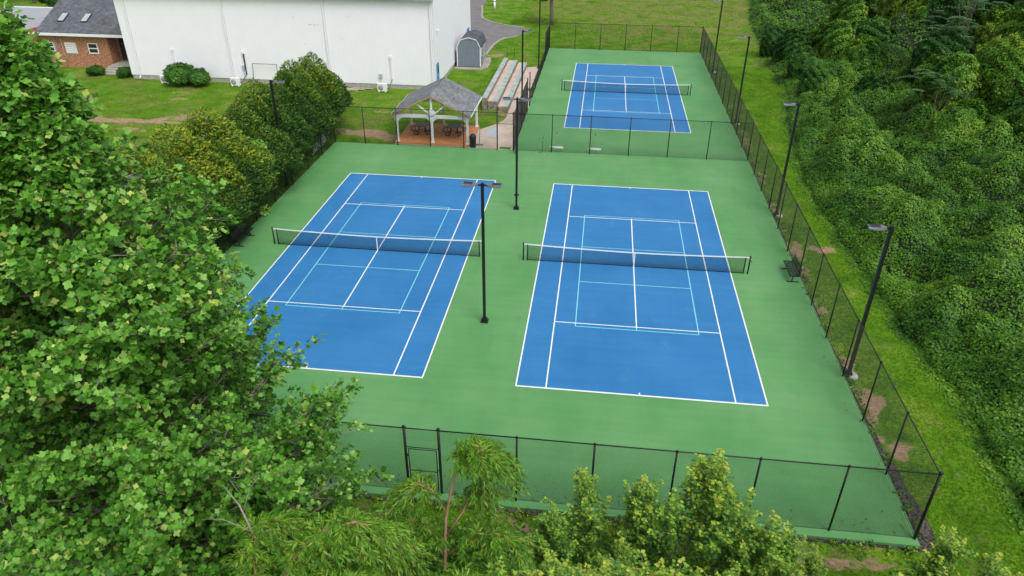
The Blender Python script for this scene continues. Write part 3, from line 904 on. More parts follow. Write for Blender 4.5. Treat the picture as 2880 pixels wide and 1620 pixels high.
for (xs_, ys_) in ((1.85, 1.35), (4.6, 1.35)):
    k = MB()
    zc = ze + .12 + sl * (ys_ + .55)
    u = np.array((0, 1, sl)) / math.hypot(1, sl)
    nrm = np.array((0, -sl, 1)) / math.hypot(1, sl)
    k.obox(np.array((xs_ + .35, ys_ + .5, zc + sl * .5)) + nrm * .06, (.36, 0, 0), u * .72, nrm * .08)
    ko = k.build('skylight', M['lamp_dark'], rfo)
    g = MB().obox(np.array((xs_ + .35, ys_ + .5, zc + sl * .5)) + nrm * .145, (.31, 0, 0), u * .66, nrm * .012)
    g.build('pane', M['skylight'], ko)
MB().box(0.0, 12.6, y0 - .12, y0 - .002, 3.36, 3.62).build('gutter', M['white_paint'], BH)
MB().box(-2.7, 12.5, -.5, .0, 3.43, 3.47).build('soffit', M['white_paint'], BH)
def window(x0, x1, z0, z1, parent, sh=False):
    f = MB()
    t = .09
    if sh:
        f.box(x0, x1, -.07, -.005, z0, z1)
        fo = f.build('shutter', M['white_paint'], parent)
        s_ = MB()
        for k in range(5): s_.box(x0 + .03, x1 - .03, -.085, -.0705, z0 + .06 + k * .215, z0 + .10 + k * .215)
        s_.build('slat_joint', M['joint'], fo)
        return
    f.box(x0, x1, -.06, -.004, z0, z0 + t * 1.3); f.box(x0, x1, -.06, -.004, z1 - t, z1)
    f.box(x0, x0 + t, -.06, -.004, z0 + t * 1.3, z1 - t); f.box(x1 - t, x1, -.06, -.004, z0 + t * 1.3, z1 - t)
    zm = (z0 + z1) / 2; f.box(x0 + t, x1 - t, -.055, -.004, zm - .05, zm + .05)
    fo = f.build('window', M['white_paint'], parent)
    MB().box(x0 + t, x1 - t, -.03, -.005, z0 + t * 1.3, zm - .05).box(x0 + t, x1 - t, -.03, -.005, zm + .05, z1 - t).build('pane', M['dark_glass'], fo)
window(.35, 1.55, 1.5, 2.55, BH); window(2.85, 4.15, 1.38, 2.55, BH, True); window(5.55, 6.7, 1.42, 2.55, BH)
window(-2.2, -.35, .5, 2.6, BH)
for (x, m_) in ((1.72, 'joint'), (1.9, 'grille'), (2.55, 'joint')):
    MB().tube([(x, -.08, -.1), (x, -.08, 3.38)], .035, 6).build('wall_pipe', M[m_], BH)
MB().box(1.55, 1.85, -.16, -.03, .75, 1.2).build('meter_box', M['joint'], BH)
MB().tube([(.0, -.5, 3.36), (.0, -.08, 3.0), (.0, -.08, 0)], .045, 6).build('downspout', M['wood_trim'], BH)
ent = MB().box(8.25, 9.3, 1.50, 1.58, .35, 3.2).build('door', M['lamp_dark'], BH)
MB().box(8.35, 9.2, 1.47, 1.499, .6, 2.2).box(8.35, 9.2, 1.47, 1.499, 2.35, 3.05).build('pane', M['dark_glass'], ent)
MB().box(9.4, 10.8, 1.50, 1.58, .35, 3.2).build('side_panel', M['lamp_dark'], BH)
MB().box(9.5, 10.7, 1.47, 1.499, .6, 2.2).box(9.5, 10.7, 1.47, 1.499, 2.35, 3.05).build('side_pane', M['dark_glass'], BH)
st = MB()
for k in range(4): st.box(8.15, 10.4, -2.6 + k * .42, 1.6 if k == 3 else -2.6 + (k + 1) * .42, -.2, .02 + k * .15 - .05)
st.build('entrance_steps', M['concrete'], BH)
# low pale wing to the left
LW = empty('low_wing_building', (-80, 38.2, 0), label='low pale building with light grey roofs left of the brick building', cat='building')
MB().box(0, 12.8, 0, 9, -.2, 2.95).build('wall', M['white_paint'], LW)
r_ = MB()
r_.add([(-.4, -.5, 3.0), (13.2, -.5, 3.0), (13.2, 9.4, 3.0), (-.4, 9.4, 3.0), (-.4, 4.4, 5.0), (8.6, 4.4, 5.0)],
       [(0, 1, 5, 4), (1, 2, 5), (2, 3, 4, 5), (3, 0, 4), (3, 2, 1, 0)])
r_.build('roof', M['roof_light'], LW)
MB().box(-.45, 13.25, -.62, -.502, 2.85, 3.08).box(13.202, 13.32, -.5, 9.4, 2.85, 3.08).build('gutter', M['white_paint'], LW)
FW = empty('flat_roof_building', (-100, 47, 0), label='flat grey roofed building behind the low pale wing', cat='building')
MB().box(0, 31, 0, 5.4, -.2, 3.4).build('wall', M['white_paint'], FW)
MB().box(-.3, 31.3, -.3, 5.7, 3.42, 3.62).build('roof', M['roof_light'], FW)
MB().box(-.35, 31.35, 5.702, 5.85, 3.4, 3.72).build('parapet', M['white_paint'], FW)
tag(MB().slab([(-130, 61), (-84, 60), (-86, 64), (-95, 67), (-130, 71)], GZ, GZ + .03).build('road', M['asphalt']), kind='structure')

# ------------------------------------------------------------------ shed
SH = empty('garden_shed', (-18.77, 45.1, GZ), label='blue grey gambrel shed with dark roof beside the white hall', cat='shed')
ox = -18.77
prof = [(0, .12), (2.67, .12), (2.67, 2.28), (2.25, 3.02), (1.36, 3.27), (.47, 3.02), (0, 2.28)]
MB().prism(prof, 0.0, 4.1).build('wall', M['siding'], SH)
gr = MB()
for k in range(1, 13):
    x = k * .205; zt = np.interp(x, [0, .47, 1.36, 2.25, 2.67], [2.28, 3.02, 3.27, 3.02, 2.28]) - .06
    gr.box(x - .008, x + .008, -.006, -.001, .15, zt)
gr.build('siding_groove', M['lamp_dark'], SH)
rr = MB()
P_ = [(-.08, 2.17), (.42, 3.06), (1.36, 3.33), (2.30, 3.06), (2.75, 2.17)]
Q_ = [(-.03, 2.13), (.45, 3.02), (1.36, 3.28), (2.26, 3.02), (2.70, 2.13)]
for i in range(4):
    (x0, z0), (x1, z1) = P_[i], P_[i + 1]; (u0, w0), (u1, w1) = Q_[i], Q_[i + 1]
    rr.add([(u0, -.07, w0), (u1, -.07, w1), (x1, -.07, z1), (x0, -.07, z0), (u0, 4.2, w0), (u1, 4.2, w1), (x1, 4.2, z1), (x0, 4.2, z0)],
           [(0, 1, 2, 3), (7, 6, 5, 4), (3, 2, 6, 7), (1, 0, 4, 5)] + ([(0, 3, 7, 4)] if i == 0 else []) + ([(1, 5, 6, 2)] if i == 3 else []))
rr.build('roof', M['shingle_dark'], SH)
tr = MB()
tr.box(-.02, .07, -.035, -.0015, .12, 2.2); tr.box(2.60, 2.69, -.035, -.0015, .12, 2.2); tr.box(2.672, 2.70, -.03, .07, .12, 2.2)
for i in range(4):
    (u0, w0), (u1, w1) = Q_[i], Q_[i + 1]
    tr.bar((u0, -.085, w0), (u1, -.085, w1), .022, .07, up=(0, -1, 0) if False else (0, 0, 1))
tr.build('corner_trim', M['white_paint'], SH)
wd = MB()
wd.box(2.672, 2.71, .55, 1.2, 1.15, 2.0)
w_o = wd.build('window', M['white_paint'], SH); MB().box(2.711, 2.716, .63, 1.12, 1.22, 1.56).box(2.711, 2.716, .63, 1.12, 1.62, 1.93).build('pane', M['dark_glass'], w_o)
dd = MB().box(2.672, 2.70, 1.65, 3.2, .2, 2.1).build('door', M['siding'], SH)
t_ = MB()
for (a, b_) in ((1.65, 1.72), (2.39, 2.46), (3.13, 3.2)): t_.box(2.701, 2.715, a, b_, .2, 2.1)
for z in (.2, 1.0, 2.03): t_.box(2.7155, 2.722, 1.65, 3.2, z, z + .07)
t_.build('door_trim', M['white_paint'], dd)
gp = [(-19.0, 44.3), (-17.5, 44.05), (-15.9, 44.2), (-15.3, 45.3), (-15.4, 48.5), (-15.7, 50.2), (-18.9, 50.2)]
tag(MB().slab(gp, GZ, GZ + .05).build('gravel_pad', M['pale_gravel']), kind='structure')

# ------------------------------------------------------------------ drive, paths
drive = [(-22.2, 95), (-22.2, 85), (-21.4, 80), (-20.9, 76.4), (-20.4, 74.4), (-19.2, 72.4), (-18, 71.2), (-16.2, 69.6), (-13.6, 68.5), (-12.9, 65.8), (-13.9, 62.9), (-14.6, 62.0), (-15.5, 61.2), (-16.0, 59.6),
         (-16.3, 57.5), (-16.4, 55), (-16.5, 51.0), (-17, 50.4), (-19.05, 50.4), (-19.05, 60), (-45, 60), (-45, 95)]
tag(MB().slab(drive, GZ - .02, GZ + .035).build('driveway', M['asphalt']), kind='structure')
def strip(pts, w, z0, z1, name, mat):
    mb = MB()
    P = [np.array(p, float) for p in pts]
    Ls, Rs = [], []
    for i, p in enumerate(P):
        d = P[min(i + 1, len(P) - 1)] - P[max(i - 1, 0)]; d /= np.linalg.norm(d)
        n_ = np.array((-d[1], d[0]))
        Ls.append(p + n_ * w / 2); Rs.append(p - n_ * w / 2)
    V = []
    for l, r__ in zip(Ls, Rs): V += [(l[0], l[1], z0), (r__[0], r__[1], z0), (r__[0], r__[1], z1), (l[0], l[1], z1)]
    F = []
    for i in range(len(P) - 1):
        a = 4 * i; b_ = a + 4
        for k in range(4): F.append((a + k, a + (k + 1) % 4, b_ + (k + 1) % 4, b_ + k))
    F += [(3, 2, 1, 0), tuple(4 * (len(P) - 1) + k for k in range(4))]
    mb.add(V, F)
    return tag(mb.build(name, mat), kind='structure')
strip(drive[1:9], .28, GZ, GZ + .10, 'driveway_curb', M['curb'])
strip(drive[10:17], .24, GZ, GZ + .09, 'driveway_curb', M['curb'])
path = [(-12.95, 18.54), (-9.24, 18.54), (-9.24, 46.3), (-9.8, 46.35), (-10.95, 45.9), (-10.93, 28.6), (-10.88, 27.3), (-11.0, 26.2), (-11.4, 25.3), (-12.05, 24.3), (-12.8, 23.3), (-12.8, 20)]
tag(MB().slab(path, GZ - .05, -.012).build('path', M['aggregate']), kind='structure')
o = MB().slab([(-12.0, 21.65), (-11.1, 21.6), (-11.05, 23.85), (-11.95, 23.9)], -.011, .0).build('utility_cover', M['slab_blue'])
tag(o, 'pale blue grey flat cover set in the pink path', 'utility cover')
o = MB().slab([(-10.4, 18.66), (-9.5, 18.62), (-9.48, 19.1), (-10.38, 19.15)], -.011, .012).build('door_mat', M['mat_green']); tag(o, 'green turf mat in the open gateway by the pavilion', 'mat')
o = MB().slab([(-9.95, 36.1), (-9.35, 36.1), (-9.35, 37.1), (-9.95, 37.1)], -.011, .012).build('door_mat', M['mat_green']); tag(o, 'small green turf mat on the path beside the stone bleachers', 'mat')
tag(MB().slab([(9.33, -18.86), (9.33, 30), (9.42, 30), (9.45, 20), (9.4, 12), (9.46, 6), (9.42, 2), (9.45, -3), (9.42, -7), (9.55, -9), (9.44, -10), (9.5, -12), (9.62, -13), (9.6, -14), (9.85, -15), (9.8, -16), (10.0, -17), (10.05, -18), (9.9, -18.95), (9.3, -19.0), (7, -18.98), (4, -19.08), (2, -18.97), (0, -19.06), (-3, -19.02), (-5, -19.1), (-8.6, -19.0), (-9, -19.08), (-14, -19.0), (-24, -19.05), (-24, -18.87), (0, -18.87), (9.32, -18.87)],
                  GZ - .05, GZ + .012).build('gravel_strip', M['gravel']), kind='structure')

# ------------------------------------------------------------------ stone bleachers
BL = empty('stone_bleachers', (-13.4, 29.0, 0), label='three tiers of stone terrace seating beside the far court', cat='bleachers')
tiers = [(0.0, .45, -.1, 15.8, 1.2), (.42, 1.42, .35, 16.6, .8), (1.42, 2.42, .15, 17.4, .4)]
for i, (xa, xb, ya, yb, z) in enumerate(tiers):
    n_ = MB().box(xa + .03 + (.03 if i else 0), xb - .03, ya + .04, yb - .04, -.2, z - .10)
    n_.build('riser_wall', M['riser'], BL)
    if i:
        MB().box(xa + .03, xb - .45, ya + .02, yb - .02, z - .099, z - .045).build('tread_fill', M['aggregate'], BL)
    yy = ya; k = 0
    s_ = MB()
    while yy < yb - .01:
        L = min(random.uniform(1.1, 1.9), yb - yy)
        s_.box(xb - .45 if i else xa, xb, yy + .006, yy + L - .006, z - .098, z + random.uniform(-.008, .008))
        yy += L
    s_.build('stone_slab', M['stone_top'], BL)
for i, (x, y, lb) in enumerate(((-13.75, 50.2, 'thin black post in the grass, leftmost of three beyond the bleachers'), (-12.9, 50.3, 'thin black post in the grass, middle one of three beyond the bleachers'), (-11.25, 47.6, 'thin black post just behind the lowest tier of the bleachers'))):
    o = MB().tube([(0, 0, 0), (0, 0, 1.25)], .022, 6).build('marker_post', M['black']); o.location = (x, y, GZ); tag(o, lb, 'post')
o = MB().lathe([(.16, 0), (.16, 1.1), (.10, 1.15), (.10, 1.3), (.2, 1.32), (.2, 1.42)], n=12).build('vent_pipe', M['white_paint']); o.location = (-19.76, 82, GZ); tag(o, 'thick white capped pipe standing on the lawn by the driveway', 'pipe')
o = MB().tube([(0, 0, 0), (0, 0, 1.7)], .05, 8).lathe([(.10, .9), (.10, 1.0)], n=8).lathe([(.13, 1.4), (.13, 1.65)], n=8).build('vent_pipe', M['plank']); o.location = (-18.2, 78.2, GZ); tag(o, 'thin pale yellow pipe on the lawn beside the thick white one', 'pipe')

# ------------------------------------------------------------------ pavilion
PV = empty('pavilion', (-15.9, 18.95, 0), label='open white post pavilion with a grey gable roof behind the fence', cat='pavilion')
dk = MB().box(-3.12, 3.05, -.22, 5.0, .02, .15).build('deck', M['deck'], PV)
MB().box(-3.14, 3.09, -.32, 5.02, GZ - .1, .018).build('slab_edge', M['concrete'], PV)
for x in (-2.9, 0, 2.9):
    for y in (0.03, 4.6):
        p = MB().box(x - .085, x + .085, y - .085, y + .085, .15, 2.42)
        p.box(x - .13, x + .13, y - .13, y + .13, .151, .26)
        p.box(x - .12, x + .12, y - .12, y + .12, 1.95, 2.2)
        p.build('post', M['white_paint'], PV)
bm = MB()
for y in (.03, 4.6): bm.box(-3.1, 3.1, y - .075, y + .075, 2.2, 2.46)
for x in (-2.9, 2.9): bm.box(x - .075, x + .075, .11, 4.52, 2.2, 2.46)
bm.build('beam', M['white_paint'], PV)
def brace(x, sgn, y):
    pts = []
    n_ = 8; r__ = .62
    for k in range(n_ + 1):
        a = pi / 2 * k / n_
        pts.append((x + sgn * (.10 + r__ * (1 - cos(a))), 2.198 - r__ * .75 * (1 - sin(a))))
    poly = pts + [(x + sgn * .10, 2.198)]
    if sgn < 0: poly = poly[::-1]
    return MB().prism(poly, y - .05, y + .05)
for y in (.03, 4.6):
    for (x, sg) in ((-2.9, 1), (0, -1), (0, 1), (2.9, -1)):
        brace(x, sg, y).build('arched_brace', M['white_paint'], PV)
t_ = MB()
t_.box(-.07, .07, -.04, .10, 2.461, 3.85)
for s in (-1, 1):
    t_.bar((s * .15, .03, 2.50), (s * 1.15, .03, 3.30), .10, .13, up=(0, 1, 0))
t_.build('truss', M['white_paint'], PV)
e_ = MB().lathe([(.30, 0), (.30, .05), (.24, .06)], n=20).build('round_boss', M['white_paint'], PV); e_.location = (0, -.05, 2.66); e_.rotation_euler = (R(90), 0, 0)
HWP, ZE, ZP = 3.22, 2.47, 4.02
for s in (-1, 1):
    a = MB()
    y0, y1 = -.28, 5.55
    a.add([(s * HWP, y0, ZE + .03), (0, y0, ZP + .03), (0, y1, ZP + .03), (s * HWP, y1, ZE + .03), (s * HWP, y0, ZE + .08), (0, y0, ZP + .085), (0, y1, ZP + .085), (s * HWP, y1, ZE + .08)],
          [(0, 1, 2, 3), (4, 5, 6, 7), (0, 1, 5, 4), (1, 2, 6, 5), (2, 3, 7, 6), (3, 0, 4, 7)])
    a.build('roof', M['shingle_grey'], PV)
    bd = MB()
    bd.add([(s * (HWP - .02), y0 + .02, ZE - .0), (0, y0 + .02, ZP - .0), (0, y1 - .02, ZP), (s * (HWP - .02), y1 - .02, ZE), (s * (HWP - .02), y0 + .02, ZE + .028), (0, y0 + .02, ZP + .028), (0, y1 - .02, ZP + .028), (s * (HWP - .02), y1 - .02, ZE + .028)],
           [(0, 1, 2, 3), (4, 5, 6, 7), (0, 1, 5, 4), (1, 2, 6, 5), (2, 3, 7, 6), (3, 0, 4, 7)])
    bd.build('roof_board', M['wood_trim'], PV)
    MB().bar((s * HWP, y0 - .015, ZE + .0), (s * .002, y0 - .015, ZP + .0), .028, .10, up=(0, 0, 1)).build('rake_board', M['wood_trim'], PV)
    MB().box(min(s * HWP, s * (HWP + .03)), max(s * HWP, s * (HWP + .03)), y0, y1, ZE - .06, ZE + .07).build('fascia', M['white_paint'], PV)
MB().tube([(0, -.29, ZP + .09), (0, 5.56, ZP + .09)], .05, 6).build('ridge_cap', M['shingle_grey'], PV)

def make_table():
    root = empty('picnic_table')
    top = MB().lathe([(.60, .735), (.615, .75), (.60, .765)], n=28); top.lathe([(.05, .700), (.06, .735)], n=8)
    top.build('table_top', M['black'], root)
    for k in range(4):
        a0 = pi / 4 + k * pi / 2
        s = MB(); n_ = 9
        V = []
        for j in range(n_ + 1):
            a = a0 - .58 + 1.16 * j / n_
            for (r__, z) in ((.78, .445), (1.04, .445), (1.04, .475), (.78, .475)): V.append((r__ * cos(a), r__ * sin(a), z))
        F = []
        for j in range(n_):
            for q in range(4): F.append((4 * j + q, 4 * j + (q + 1) % 4, 4 * j + 4 + (q + 1) % 4, 4 * j + 4 + q))
        F += [(3, 2, 1, 0), tuple(4 * n_ + q for q in range(4))]
        s.add(V, F); s.build('seat', M['black'], root)
        f = MB()
        c, d = cos(a0), sin(a0)
        f.tube([(c * .38, d * .38, .73), (c * .38, d * .38, .20), (c * .45, d * .45, .10), (c * .80, d * .80, .08), (c * .90, d * .90, .14), (c * .92, d * .92, .45)], .030, 7)
        f.tube([(c * .38, d * .38, .25), (c * .5, d * .5, .01), (c * .62, d * .62, .03)], .030, 7)
        f.build('leg', M['black'], root)
    MB().tube([(-.38, -.0, .35), (.38, 0, .35)], .018, 6).tube([(0, -.38, .35), (0, .38, .35)], .018, 6).build('cross_brace', M['black'], root)
    return root
tb = make_table(); tb.location = (-17.3, 21.2, .15); tb.rotation_euler = (0, 0, R(10))
tag(tb, 'round black picnic table under the pavilion, nearer the hedge', 'picnic table', 'picnic tables under the pavilion')
t2 = copy_tree(tb); t2.location = (-14.55, 21.2, .15); t2.rotation_euler = (0, 0, R(4))
tag(t2, 'round black picnic table under the pavilion, nearer the trash bin', 'picnic table', 'picnic tables under the pavilion')

TB = empty('trash_bin', (-12.55, 18.85, -.012), label='black domed trash bin behind the fence beside the pavilion', cat='trash bin')
MB().lathe([(.24, 0), (.25, .03), (.27, .72), (.29, .74), (.29, .79)], n=24).build('body', M['bin'], TB)
MB().lathe([(.285, .795), (.275, .90), (.22, 1.02), (.13, 1.09), (.02, 1.11)], n=24).build('lid', M['bin'], TB)
# court sweepers and rollers
def brush(x, y, lb, rz=0):
    r_ = empty('court_brush', (x, y, 0), rz, lb, 'brush')
    MB().box(-.32, .32, -.05, .05, .05, .11).build('brush_head', M['green_plastic'], r_)
    MB().box(-.30, .30, -.04, .04, .0, .049).build('bristles', M['lens'], r_)
    MB().tube([(0, 0, .11), (.05, .22, 1.35)], .020, 6).build('handle', M['black'], r_)
    MB().tube([(.035, .16, 1.0), (.04, .175, 1.1)], .03, 6).build('grip', M['lens'], r_)
brush(-6.85, 18.1, 'green court brush standing against the divider fence')
brush(-12.1, 19.25, 'green court brush standing beside the trash bin')
def roller(x, lb):
    r_ = empty('court_roller', (x, 18.62, 0), 0, lb, 'squeegee', 'rollers hung on the divider fence')
    h = MB().tube([(-.54, 0, .34), (.54, 0, .34)], .075, 10); h.box(-.5, .5, -.02, .02, .41, .44)
    h.build('roller_head', M['foam'], r_)
    MB().tube([(-.40, 0, .34), (-.35, 0, .48), (.35, 0, .48), (.40, 0, .34)], .012, 6).build('bracket', M['joint'], r_)
    MB().tube([(0, 0, .48), (0, -.10, 1.65)], .011, 6).build('handle', M['joint'], r_)
    MB().tube([(0, -.085, 1.5), (0, -.1, 1.68)], .026, 6).build('grip', M['black'], r_)
roller(-5.75, 'white foam court roller at the divider fence, the one next to the green brush')
roller(-2.72, 'white foam court roller at the divider fence, the one farther from the green brush')

exec_vegetation = True
# ================================================================== vegetation
def unit(v): return v / (np.linalg.norm(v, axis=-1, keepdims=True) + 1e-9)

# leaf templates: lists of polygons in a local frame, x across, y along, z up
def tmpl(polys):
    V = []; F = []
    for p in polys:
        b_ = len(V); V += p; F.append(list(range(b_, b_ + len(p))))
    return np.array(V, float), F
half = [(0, 0, 0), (.20, -.05, .05), (.50, .12, .12), (.37, .38, .07), (.47, .70, .10), (.30, .93, .05), (0, .76, 0)]
T_TULIP = tmpl([half, [(-x, y, z) for x, y, z in reversed(half)]])
half = [(0, 0, 0), (.30, -.10, -.05), (.24, .14, .03), (.58, .36, -.06), (.27, .48, .03), (.24, .72, 0), (0, 1.0, -.06)]
T_MAPLE = tmpl([half, [(-x, y, z) for x, y, z in reversed(half)]])
T_WILLOW = tmpl([[(0, 0, 0), (.09, .3, .02), (.07, .65, 0), (0, 1, -.08), (-.07, .65, 0), (-.09, .3, .02)]])
T_OVAL = tmpl([[(0, 0, 0), (.36, .35, .07), (.22, .8, .03), (0, 1, -.05)], [(0, 1, -.05), (-.22, .8, .03), (-.36, .35, .07), (0, 0, 0)]])
T_QUAD = tmpl([[(0, 0, 0), (.40, .45, .08), (0, 1, -.04), (-.40, .45, .08)]])
T_SPRAY = tmpl([[(0, 0, 0), (.22, .45, .03), (.10, .95, 0), (-.16, .75, .03)]])
T_BLADE = tmpl([[(-.06, 0, 0), (.06, 0, 0), (.0, .62, .05)], [(-.02, 0, 0), (.08, 0, 0), (.38, .55, .1)], [(-.08, 0, 0), (.02, 0, 0), (-.34, .58, -.06)]])

def leaf_mesh(name, T, pos, fwd, up, size, tint, mat):
    """pos,fwd,up (n,3): fwd = leaf axis, up = leaf normal; size, tint (n,)"""
    V, F = T
    pos = np.asarray(pos, float); n = len(pos)
    y = unit(np.asarray(fwd, float)); x = unit(np.cross(y, np.asarray(up, float))); z = np.cross(x, y)
    size = np.broadcast_to(np.asarray(size, float), (n,))
    co = pos[:, None, :] + size[:, None, None] * (V[None, :, 0:1] * x[:, None, :] + V[None, :, 1:2] * y[:, None, :] + V[None, :, 2:3] * z[:, None, :])
    k = len(V)
    lt = np.array([len(f) for f in F]); fl = np.array([i for f in F for i in f])
    loops = (np.arange(n)[:, None] * k + fl[None, :]).ravel()
    totals = np.tile(lt, n); starts = np.concatenate([[0], np.cumsum(totals)[:-1]])
    return np_mesh(name, co.reshape(-1, 3), loops, starts, totals, mat, {'tint': np.repeat(tint, k)})

class Leaves:
    def __init__(s): s.p = []; s.f = []; s.u = []; s.s = []; s.t = []
    def add(s, p, f, u, sz, t): s.p.append(p); s.f.append(f); s.u.append(u); s.s.append(sz); s.t.append(t)
    def mesh(s, name, T, mat):
        return leaf_mesh(name, T, np.array(s.p), np.array(s.f), np.array(s.u), np.array(s.s), np.array(s.t), mat)

def rv(r_, s=1.0): return np.array([r_.gauss(0, s), r_.gauss(0, s), r_.gauss(0, s)])

# ---- big tulip tree at the left
def tulip_tree(base, prof_z, prof_r, top, nlimb, seed, label, name='tulip_tree', lsz=.150, dens=1.16, tshift=0.0):
    r_ = random.Random(seed)
    root = empty(name, base, label=label, cat='tree')
    wood = MB()
    tx, ty = top[0] - base[0], top[1] - base[1]; H = top[2] - base[2]
    def axis(z): t = z / H; return np.array((tx * t, ty * t, z))
    wood.tube([axis(z) for z in np.linspace(-.2, H * .97, 9)], [.24 * (1 - .95 * k / 8) + .015 for k in range(9)], 8)
    wood.build('trunk', M['bark'], root)
    limbs = MB(); Lv = Leaves()
    zmin, zmax = prof_z[0], prof_z[-1]
    for i in range(nlimb):
        zt = zmin + (zmax - zmin) * ((i + r_.random()) / nlimb) ** 1.0
        rad = np.interp(zt, prof_z, prof_r) * r_.uniform(.62, 1.06)
        az = i * 2.39996 + r_.gauss(0, .3)
        d = np.array((cos(az), sin(az), 0))
        z0 = max(.5, min(zt - rad * r_.uniform(.35, .75), H * .95))
        a = axis(z0); tip = axis(min(zt, H)) + d * rad; tip[2] = zt
        mid1 = a + (tip - a) * .45 + np.array((0, 0, -.05 * rad)) + rv(r_, .12)
        mid2 = a + (tip - a) * .75 + np.array((0, 0, -.04 * rad)) + rv(r_, .12)
        curve = [a, mid1, mid2, tip]
        rb = .012 + .008 * rad
        limbs.tube(curve, [rb, rb * .7, rb * .45, .012], 5, caps=False)
        def pt(t):
            s_ = t * 3; k = min(int(s_), 2); f = s_ - k
            return curve[k] * (1 - f) + curve[k + 1] * f
        nsub = int((4 + rad * 2.1) * dens)
        for j in range(nsub + 1):
            t = .10 + .90 * (j / nsub) ** .8 if nsub else 1
            p = pt(t)
            sd = unit(tip - a) * r_.uniform(.5, 1.1) + unit(rv(r_)) * .85 + np.array((0, 0, .35)) + d * .3
            L = r_.uniform(.55, 1.15) * (.6 + .10 * rad)
            sd = unit(sd) * L
            q1 = p + sd * .5 + np.array((0, 0, .03)); q2 = p + sd + np.array((0, 0, .10 * L))
            limbs.tube([p, q1, q2], [.014, .009, .005], 4, caps=False)
            for m in range(int(6 * dens)):
                s0 = p + (q2 - p) * r_.uniform(.25, 1.0)
                td = unit(unit(sd) * .7 + unit(rv(r_)) * .9 + np.array((0, 0, .5)))
                tl = r_.uniform(.18, .50)
                end = s0 + td * tl
                if m < 3: limbs.tube([s0, end], [.005, .003], 3, caps=False)
                clump = r_.gauss(0, .13)
                nl = r_.randint(4, 7)
                out = unit(np.array((end[0] - axis(end[2])[0], end[1] - axis(end[2])[1], .5)))
                high = .10 * (end[2] / H)
                for q in range(nl):
                    lp = s0 + (end - s0) * (.35 + .65 * q / nl) + rv(r_, .05)
                    lf = unit(unit(rv(r_)) * .9 + td * .5 + out * .35 + np.array((0, 0, -.15)))
                    lu = unit(np.array((0, 0, 1.0)) + out * .55 + rv(r_, .38))
                    tt = .46 + clump + r_.gauss(0, .19) + high + tshift
                    if r_.random() < .015: tt = .94 - .25 * r_.random()
                    if r_.random() < .001: tt = 1.08
                    Lv.add(lp + lf * .04, lf, lu, lsz * r_.uniform(.5, 1.25), min(max(tt, 0), 1.1))
    limbs.build('branch', M['bark_pale'], root)
    link_mesh('crown', Lv.mesh('crown', T_TULIP, M['tulip_leaf']), root)
    return root, len(Lv.p)
_, n1 = tulip_tree((-15.9, -23.2, GZ), [0.8, 3, 5.2, 6.5, 7.3, 8.2, 9.4, 11.6, 12.8, 13.7, 14.4, 15.6, 16.8], [5.7, 6.2, 6.3, 6.0, 5.0, 4.0, 3.6, 3.8, 3.0, 1.6, .9, .65, .2], (-15.3, -23.0, 16.1), 330, 3,
                   'huge leafy tree with lobed light green leaves filling the left side')
print('tulip leaves', n1)

# ---- generic crown meshes on lumpy surfaces
def lump_dir(D, seed, k=9, amp=.22):
    r_ = np.random.default_rng(seed)
    o_ = np.ones(len(D))
    for i in range(k):
        c = unit(r_.normal(size=3)); w = r_.uniform(3, 9)
        o_ = o_ + amp * r_.uniform(.4, 1) * np.exp(w * (D @ c - 1)) - amp * .22
    return o_

def crown_mesh(name, T, mat, n, shape, seed, lsz, tint0, tint1, jitter=.12, droop=0.0, zlo=-1.0, depth=.0, upmix=.35):
    """leaves over a lumpy closed surface. shape(D) -> radii vector factors (n,3)"""
    r_ = np.random.default_rng(seed)
    D = unit(r_.normal(size=(int(n * 1.6), 3))); D = D[D[:, 2] > zlo][:n]
    rad = lump_dir(D, seed)
    fine = .07 * np.sin(D[:, 0] * 9 + seed) * np.sin(D[:, 1] * 11 + 1) + .05 * np.sin(D[:, 2] * 15 + D[:, 0] * 13)
    S = shape(D)
    inset = 1 - depth * r_.random(len(D)) ** 2
    P = D * (rad + fine)[:, None] * S * inset[:, None]
    nrm = unit(D / (S + .05))
    nrm = unit(nrm + r_.normal(size=nrm.shape) * .22)
    up = unit(nrm + np.array((0, 0, upmix)))
    f = unit(np.cross(up, r_.normal(size=nrm.shape)) + nrm * .35 + np.array((0, 0, -droop)))
    P = P + r_.normal(size=P.shape) * jitter * lsz
    cl = .5 + .5 * np.sin(P[:, 0] * 2.3 + 1.7 * np.sin(P[:, 1] * 1.9 + seed)) * np.sin(P[:, 2] * 2.6 + seed * .7)
    t = tint0 + (tint1 - tint0) * cl + r_.normal(size=len(P)) * .15
    sz = lsz * r_.uniform(.6, 1.3, len(P))
    return leaf_mesh(name, T, P, f, up, sz, np.clip(t, 0, 1.05), mat)

def core_mesh(name, shape, seed, k=.86, zlo=-1):  # added solid shell, coloured dark to stand for shade inside a crown
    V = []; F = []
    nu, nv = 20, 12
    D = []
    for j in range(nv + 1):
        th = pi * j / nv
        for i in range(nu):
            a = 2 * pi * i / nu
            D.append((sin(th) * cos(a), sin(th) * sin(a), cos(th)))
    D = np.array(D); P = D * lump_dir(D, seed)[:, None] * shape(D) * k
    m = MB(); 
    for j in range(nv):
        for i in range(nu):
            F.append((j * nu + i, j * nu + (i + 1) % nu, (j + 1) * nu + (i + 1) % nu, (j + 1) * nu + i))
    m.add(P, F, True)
    return m.mesh(name, M['shade_core'])

